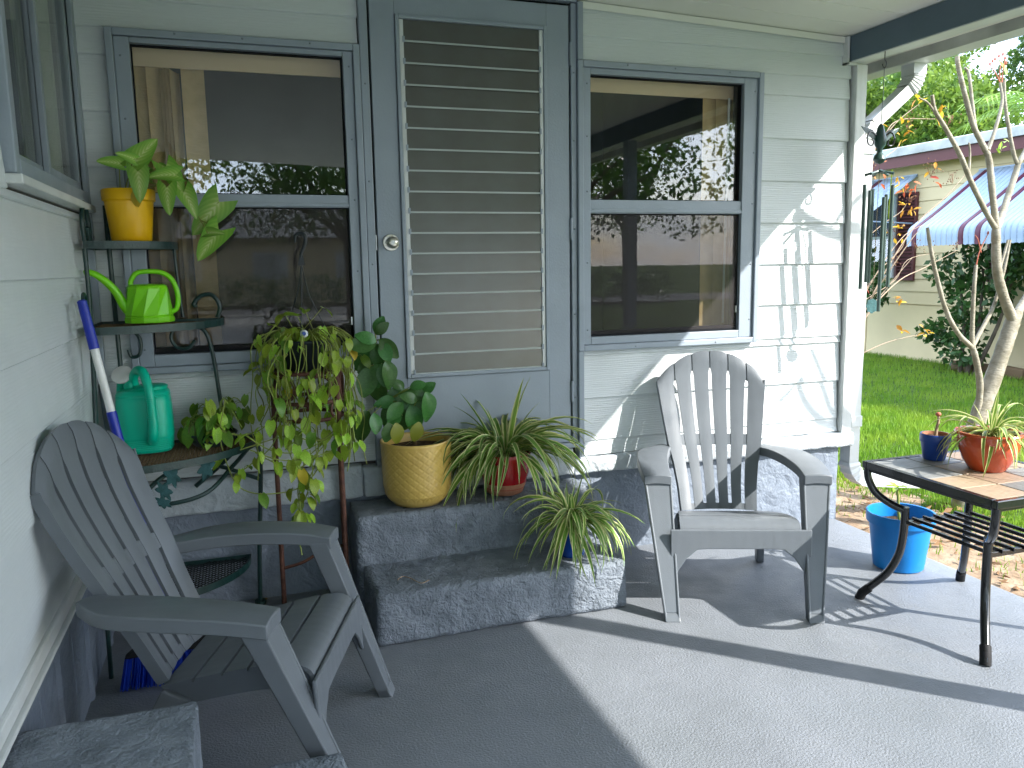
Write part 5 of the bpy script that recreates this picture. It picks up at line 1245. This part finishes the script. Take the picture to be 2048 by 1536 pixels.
for i, (x, y, h, c_, mt, sd_) in enumerate(((17.5, 14.8, 7.6, 2.8, 0, 1), (17.0, 11.2, 4.7, 1.8, 0, 2), (21, 10.3, 8.2, 2.6, 1, 3), (16.5, 13.0, 6.0, 2.2, 0, 4), (25, 18.5, 5.6, 2.6, 1, 5), (18, 18.5, 9, 3.2, 0, 6), (13.5, 15.5, 7.5, 2.6, 1, 7))):
    lb = ['dense leafy tree showing above the cream house beyond the downspout', 'dark leafy tree behind the cream house roof and bare branches', 'tall bright tree set back behind the cream house', 'leafy tree reaching over the cream house above the large awning',
          'tall dark tree farthest back behind the cream house', 'bushy tree beyond the far end of the cream house', 'dark tree just past the corner of the cream house'][i]
    tree('broadleaf_tree', lb, (x, y, 0), h, c_, sd_, BG[mt][1], 15000, .15, 'trees behind the cream house')
# fan palm clump in front of them
pm = thing('palm', 'feathery palm fronds above the cream house roof', 'palm', (15.2, 8.2, 0))
obj('trunk', MB().tube(curve([(0, 0, -.1), (.1, .1, 2), (0, .1, 4.2)], 5), .14, 8), 'bark', pm)
for k in range(16):
    q = 2*pi*k/16+random.uniform(-.2, .2); el = random.uniform(.1, 1.2); fm = MB(); Lf = random.uniform(1.3, 1.8)
    c_ = [Vector((cos(q)*Lf*f*cos(el*(1-f*.5)), sin(q)*Lf*f*cos(el*(1-f*.5)), 4.2+Lf*f*sin(el)-f*f*.9)) for f in (j/8 for j in range(9))]
    fm.tube(c_, .012, 4, False)
    for j in range(2, 9):
        for sg in (-1, 1):
            for e_ in (0, .5):
                p = c_[j-1].lerp(c_[j], e_); tn = (c_[j]-c_[j-1]).normalized(); sd_ = tn.cross(Vector((0, 0, 1))).normalized()*sg
                tip = p+(tn*.6+sd_*.8+Vector((0, 0, -.35)))*.42; w_ = tn*.022
                fm.add([p-w_, p+w_, tip], [(0, 1, 2)])
    obj('frond', fm, 'leaf_palm', pm)
# shrubs by the neighbour's wall
def shrub(label, loc, clumps, n, s, seed, stems):
    t = thing('shrub', label, 'shrub', loc, 0, 'shrubs against the cream wall')
    for (a, b) in stems: obj('stem', MB().tube(curve([a, ((a[0]+b[0])/2+.04, (a[1]+b[1])/2-.03, (a[2]+b[2])/2), b], 5), [.03-.016*k/10 for k in range(11)], 7), 'bark', t)
    link('foliage', crown_mesh(clumps, n, s, seed, narrow=.55), 'leaf_shrub', t)
shrub('dark leafy shrub against the cream wall below the large awning', (9.2, 4.25, 0), [(0, .1, .55, .32), (.1, -.1, .95, .4), (0, .2, 1.3, .3), (.1, -.3, 1.25, .38), (0, -.75, 1.45, .32), (.05, -1.0, 1.5, .3), (0, 0, .3, .28), (0, -.25, 1.6, .25), (-.1, .35, .5, .2)], 2600, .10, 1, [((0, 0, -.05), (.0, .1, 1.2)), ((.05, -.15, -.05), (.1, -.6, 1.3)), ((0, -.1, -.05), (.05, -.2, 1.3))])
shrub('dark shrub on a bare stem by the cream house window', (9.1, 6.0, 0), [(0, 0, 1.25, .32), (0, -.25, 1.0, .25), (0, .2, 1.5, .3), (0, -.1, .85, .2), (0, .3, 1.0, .25)], 1500, .10, 2, [((0, .1, -.05), (.0, .15, .7)), ((0, .15, .6), (0, 0, 1.3))])
# little things on the lawn by the wall
o = thing('garden_edging', 'dark garden edging blocks at the foot of the cream wall', 'edging', (9.45, 4.4, -.03))
for k in range(5): link('edging_block', rough_box((-.07, -.16+k*-.36, 0), (.07, .16+k*-.36, .13), .08, .012, 7, .02, k), 'brown_stem', o)

# ---------------- frangipani: bare forked limbs
pl_ = thing('frangipani_tree', 'bare grey frangipani tree with blunt forked branches beside the porch', 'tree', tuple(atZ(1922, 1020, -.03))); po = Vector(pl_.location)
PYB = po.y
def limb(pts, r0, r1, name='branch', m='plumeria_bark'):
    P = [atY(x, y, PYB+dy)-po for x, y, dy in pts]; c_ = curve(P, 6); n_ = len(c_)
    mb = MB().tube(c_, [(r0+(r1-r0)*k/(n_-1))*(.66 if name != 'trunk' else .85)*(1+.05*sin(k*2.3+k*k)) for k in range(n_)], 10)
    return obj(name, mb, m, pl_)
tr = limb([(1918, 1030, 0), (1935, 930, 0), (1952, 850, 0), (1985, 760, 0), (2018, 665, .0), (2030, 625, .02)], .062, .047, 'trunk')
limb([(1948, 860, 0), (1960, 780, -.02), (1952, 720, -.03), (1944, 692, -.03)], .030, .024)
limb([(1944, 695, -.03), (1915, 665, -.05), (1890, 615, -.06), (1870, 540, -.07), (1860, 490, -.07), (1855, 455, -.07)], .022, .013)
limb([(1944, 695, -.03), (1945, 640, -.02), (1948, 580, -.02), (1952, 530, 0)], .020, .014)
limb([(1946, 692, -.03), (1968, 650, .02), (1988, 610, .04), (2008, 540, .06), (2020, 480, .08)], .019, .012)
limb([(2025, 640, .0), (2006, 590, -.01), (1994, 540, -.02), (1992, 470, -.02), (1994, 450, -.02)], .044, .032)
limb([(1993, 460, -.02), (1975, 430, -.04), (1945, 370, -.06), (1920, 310, -.08), (1890, 255, -.10), (1870, 222, -.10), (1864, 190, -.10)], .024, .014)
limb([(1993, 460, -.02), (1985, 390, -.02), (1978, 320, -.01), (1968, 295, 0), (1948, 255, 0), (1935, 210, .0), (1918, 140, .0), (1914, 112, .0)], .028, .017)
limb([(1968, 298, 0), (1952, 260, .03), (1945, 210, .04), (1938, 150, .05), (1930, 135, .05)], .016, .011)
limb([(1995, 455, -.02), (2010, 410, .03), (2030, 350, .06), (2038, 322, .06)], .030, .024)
limb([(2036, 330, .06), (2028, 310, .06), (2018, 260, .06), (2010, 205, .06), (2008, 160, .06)], .018, .012)
limb([(2036, 330, .06), (2055, 290, .08), (2070, 230, .08)], .020, .014)
limb([(1976, 300, -.01), (1990, 260, .0), (2004, 205, .02), (2000, 165, .03)], .017, .010)
limb([(2028, 640, .0), (2050, 600, .04), (2090, 540, .06), (2120, 440, .08)], .040, .026)
limb([(1938, 345, -.06), (1940, 310, -.04), (1938, 285, -.04)], .010, .007)
limb([(1870, 225, -.10), (1855, 205, -.10), (1838, 196, -.10)], .010, .006)
limb([(1994, 560, -.01), (2005, 520, .04), (2016, 480, .05)], .013, .010)
for pts in ([(2000, 165, .03), (1992, 148, .03), (1980, 130, .03)], [(2004, 165, .03), (2006, 142, .03), (2010, 118, .03)], [(2000, 158, .03), (2000, 140, .03), (2006, 110, .03)], [(1952, 532, 0), (1960, 500, 0), (1976, 468, 0)], [(1962, 505, 0), (1956, 480, 0), (1950, 470, 0)]): limb(pts, .0055, .003, 'flower_stalk', 'twig_red')
bud = MB().sphere((0, 0, 0), .006, 8, 5, (1, 1, 1.8)).mesh('bud')
for (x, y) in ((1980, 128), (2010, 116), (2006, 108), (1990, 118), (1998, 112), (1976, 466), (1985, 122), (2012, 126)): link('bud', bud, 'twig_red', pl_, loc=atY(x, y, PYB+.03)-po)
place(LM_oval[0], 'leaf_pothos', pl_, atY(2012, 150, PYB+.02)-po, 0, 1.2, .3, .12)
# a second one stands out of frame; its limbs shade the siding
p2 = thing('frangipani_tree', 'bare frangipani whose limbs throw curved shadows on the siding', 'tree', (4.95, -1.35, -.03)); q0 = Vector(p2.location)
def sh(px, py, t): return atY(px, py, 0)+SUND*(t/abs(SUND.y))-q0     # a point on the sun ray that ends at this spot of the wall
for pts, r0, r1 in (([(1590, 432, 1.25), (1625, 455, 1.3), (1680, 475, 1.35), (1760, 470, 1.4)], .016, .030), ([(1662, 450, 1.3), (1690, 415, 1.32), (1750, 380, 1.4)], .012, .022),
                    ([(1618, 700, 1.25), (1640, 770, 1.3), (1660, 835, 1.35), (1720, 880, 1.4)], .011, .020), ([(1592, 760, 1.2), (1605, 810, 1.25), (1640, 850, 1.3), (1700, 870, 1.4)], .014, .022), ([(1555, 805, 1.2), (1575, 785, 1.22), (1592, 762, 1.22)], .012, .008)):
    P = [sh(*p) for p in pts]; c_ = curve(P, 6); obj('branch', MB().tube(c_, [r0+(r1-r0)*k/(len(c_)-1) for k in range(len(c_))], 8), 'plumeria_bark', p2)
e1_, e2_ = sh(1760, 470, 1.4), sh(1720, 880, 1.4)
obj('trunk', MB().tube(curve([(0, 0, -.05), (.02, 0, .6), (e2_.x*.6, e2_.y*.6, e2_.z*.8), e2_], 6), [.06-.002*k for k in range(19)], 10), 'plumeria_bark', p2)
obj('branch', MB().tube(curve([(e2_.x*.6, e2_.y*.6, e2_.z*.8), (e1_.x*.6+.1, e1_.y*.6, e1_.z*.8), e1_], 6), [.04-.001*k for k in range(13)], 10), 'plumeria_bark', p2)
obj('branch', MB().tube(curve([e2_, sh(1700, 870, 1.4)], 4), .022, 8), 'plumeria_bark', p2); obj('branch', MB().tube(curve([e1_, sh(1750, 380, 1.4)], 4), .022, 8), 'plumeria_bark', p2)

# ---------------- crape myrtle twigs with autumn leaves and seed heads
cmy = thing('crape_myrtle', 'thin crape myrtle twigs with orange leaves and dry seed heads', 'shrub', (5.0, 1.6, -.03)); co = Vector(cmy.location); CY = 1.6
def tw(pts, r0=.006, r1=.0025, m='twig'):
    c_ = curve([atY(x, y, CY+dy)-co for x, y, dy in pts], 5); n_ = len(c_)
    obj('twig', MB().tube(c_, [r0+(r1-r0)*k/(n_-1) for k in range(n_)], 6), m, cmy)
B0 = (1700, 690, 0)
tw([(1690, 880, .1), (1695, 780, .05), B0], .016, .010)
TWG = [([B0, (1735, 610, 0), (1780, 540, -.1), (1830, 470, -.15), (1870, 430, -.2)], .007), ([B0, (1745, 615, 0), (1800, 560, .05), (1850, 535, .1), (1915, 500, .1)], .0065), ([B0, (1740, 600, 0), (1790, 510, 0), (1840, 440, 0), (1890, 395, 0), (1930, 350, 0)], .007),
       ([(1728, 590, 0), (1770, 520, 0), (1810, 470, .1), (1845, 450, .1)], .004), ([(1735, 620, 0), (1762, 590, .1), (1795, 550, .1), (1825, 515, .1)], .004), ([(1700, 650, 0), (1728, 500, 0), (1740, 400, 0), (1742, 320, 0)], .006), ([(1725, 590, 0), (1755, 545, 0), (1800, 500, 0), (1810, 480, 0)], .004),
       ([(1700, 720, 0), (1760, 690, 0), (1810, 675, 0), (1850, 668, 0)], .004), ([(1730, 600, 0), (1790, 560, 0), (1815, 520, 0), (1870, 505, 0)], .003), ([(1728, 370, 0), (1770, 270, 0), (1800, 240, 0), (1870, 238, 0)], .005), ([(1775, 265, 0), (1800, 238, 0), (1838, 208, 0)], .004), ([(1760, 320, 0), (1790, 300, 0), (1800, 285, 0)], .003), ([(1728, 480, 0), (1770, 445, 0), (1800, 425, 0), (1812, 410, 0)], .003), ([(1720, 500, 0), (1725, 420, 0), (1732, 330, 0), (1738, 290, 0)], .004)]
for pts, r0 in TWG: tw(pts, r0, .0022, 'twig_red' if r0 == .006 else 'twig')
rl = random.Random(4)
def cluster(px, py, n, m, s, sp_): 
    c_ = atY(px, py, CY)-co
    for k in range(n): place(rl.choice(LM_small), m, cmy, c_+Vector((rl.uniform(-sp_, sp_), rl.uniform(-sp_, sp_), rl.uniform(-sp_, sp_))), rl.uniform(0, 6.3), rl.uniform(-1.2, 1.0), rl.uniform(-1, 1), s*.8*rl.uniform(.7, 1.3))
pod = MB().sphere((0, 0, 0), .0048, 6, 4, (1, 1, 1.2)).mesh('seed_pod')
def pods(px, py, n, sp_):
    c_ = atY(px, py, CY)-co
    for k in range(7): obj('seed_stalk', MB().tube([c_+Vector((0, 0, -sp_*.5)), c_+Vector((rl.uniform(-sp_, sp_)*.5, rl.uniform(-sp_, sp_)*.5, rl.uniform(-.2, .6)*sp_))], .0012, 4, False), 'seed_pod', cmy)
    for k in range(n):
        q = c_+Vector((rl.gauss(0, sp_*.36), rl.gauss(0, sp_*.36), rl.gauss(0, sp_*.4))); link('seed_pod', pod, 'seed_pod', cmy, loc=q)
for a in ((1815, 415, 12, 'leaf_autumn', .06, .05), (1792, 465, 12, 'leaf_autumn', .06, .05), (1795, 365, 9, 'leaf_autumn', .055, .05), (1800, 600, 7, 'leaf_autumn', .07, .03), (1850, 660, 6, 'leaf_autumn', .07, .04), (1805, 662, 3, 'leaf_autumn', .08, .01), (1833, 202, 5, 'leaf_autumn', .09, .03), (1882, 232, 5, 'leaf_autumn', .09, .04), (1878, 365, 3, 'leaf_autumn_red', .07, .03), (1818, 375, 7, 'leaf_autumn_red', .07, .05),
          (1825, 385, 6, 'leaf_autumn_red', .06, .05), (1735, 355, 8, 'leaf_autumn_red', .06, .09), (1740, 300, 6, 'leaf_autumn_red', .06, .09), (1870, 335, 4, 'leaf_autumn', .07, .04), (1812, 262, 8, 'leaf_autumn', .08, .07), (1755, 245, 2, 'leaf_autumn', .1, .02), (1732, 575, 3, 'leaf_autumn_red', .06, .03), (2005, 285, 6, 'leaf_pothos', .08, .05)): cluster(*a)
for a in ((1862, 340, 20, .10), (1820, 395, 16, .08), (1905, 355, 14, .10), (1815, 245, 26, .11), (1895, 240, 22, .10), (1790, 520, 16, .08), (1830, 490, 12, .07), (1860, 490, 9, .05), (1912, 490, 10, .06), (1780, 460, 14, .08), (1740, 340, 14, .1)): pods(*a)

# ---------------- what the window panes mirror: trees and a house across the road
for i, (x, y, h, c_, m_) in enumerate(((8.6, -15.5, 7.2, 3.0, 'leaf_tree_dark'), (3.6, -19.0, 6.5, 2.8, 'leaf_tree_dark'), (13.5, -22, 8, 3.4, 'leaf_tree'), (-2.5, -17.0, 6.0, 2.6, 'leaf_tree'), (-8, -20.0, 8.0, 3.4, 'leaf_tree_dark'))):
    lb = ['spreading dark tree mirrored in the window right of the door', 'dark tree across the lawn mirrored in the window beside the door', 'tall tree by the road behind the porch', 'small tree mirrored in the window above the green watering cans', 'large dark tree at the road behind the porch'][i]
    tree('broadleaf_tree', lb, (x, y, 0), h, c_, 40+i, m_, 9000, .17, 'trees across the front lawn', trunk_r=.2, spread=1.1)
hs_ = thing('far_house', 'low pale house across the road, mirrored in the windows', 'house', (2, -36, 0))
obj('wall', MB().box(-9, 9, -4, 4, -.05, 2.7), 'cream_siding', hs_); obj('roof', MB().prism([(-9.5, -4.6, 2.7), (-9.5, 4.6, 2.7), (-9.5, 0, 4.2)], (19, 0, 0)), 'asphalt_roof', hs_)
for k in range(5): w_ = obj('window', MB().box(-7.6+3.4*k, -6.2+3.4*k, 3.98, 4.03, 1.0, 2.1), 'white_trim', hs_); obj('pane', MB().box(-7.5+3.4*k, -6.3+3.4*k, 4.031, 4.04, 1.08, 2.02), 'glass', w_)
hd = thing('hedge', 'clipped green hedge along the far edge of the front lawn', 'hedge', (2, -23, 0))
link('foliage', crown_mesh([(-14+k*1.0, .1*sin(k), .7, .75) for k in range(28)], 9000, .16, 77), 'leaf_shrub', hd)
obj('stem', MB().tube([(-14, 0, -.05), (0, .1, .3), (14, 0, -.05)], .06, 6), 'bark', hd)
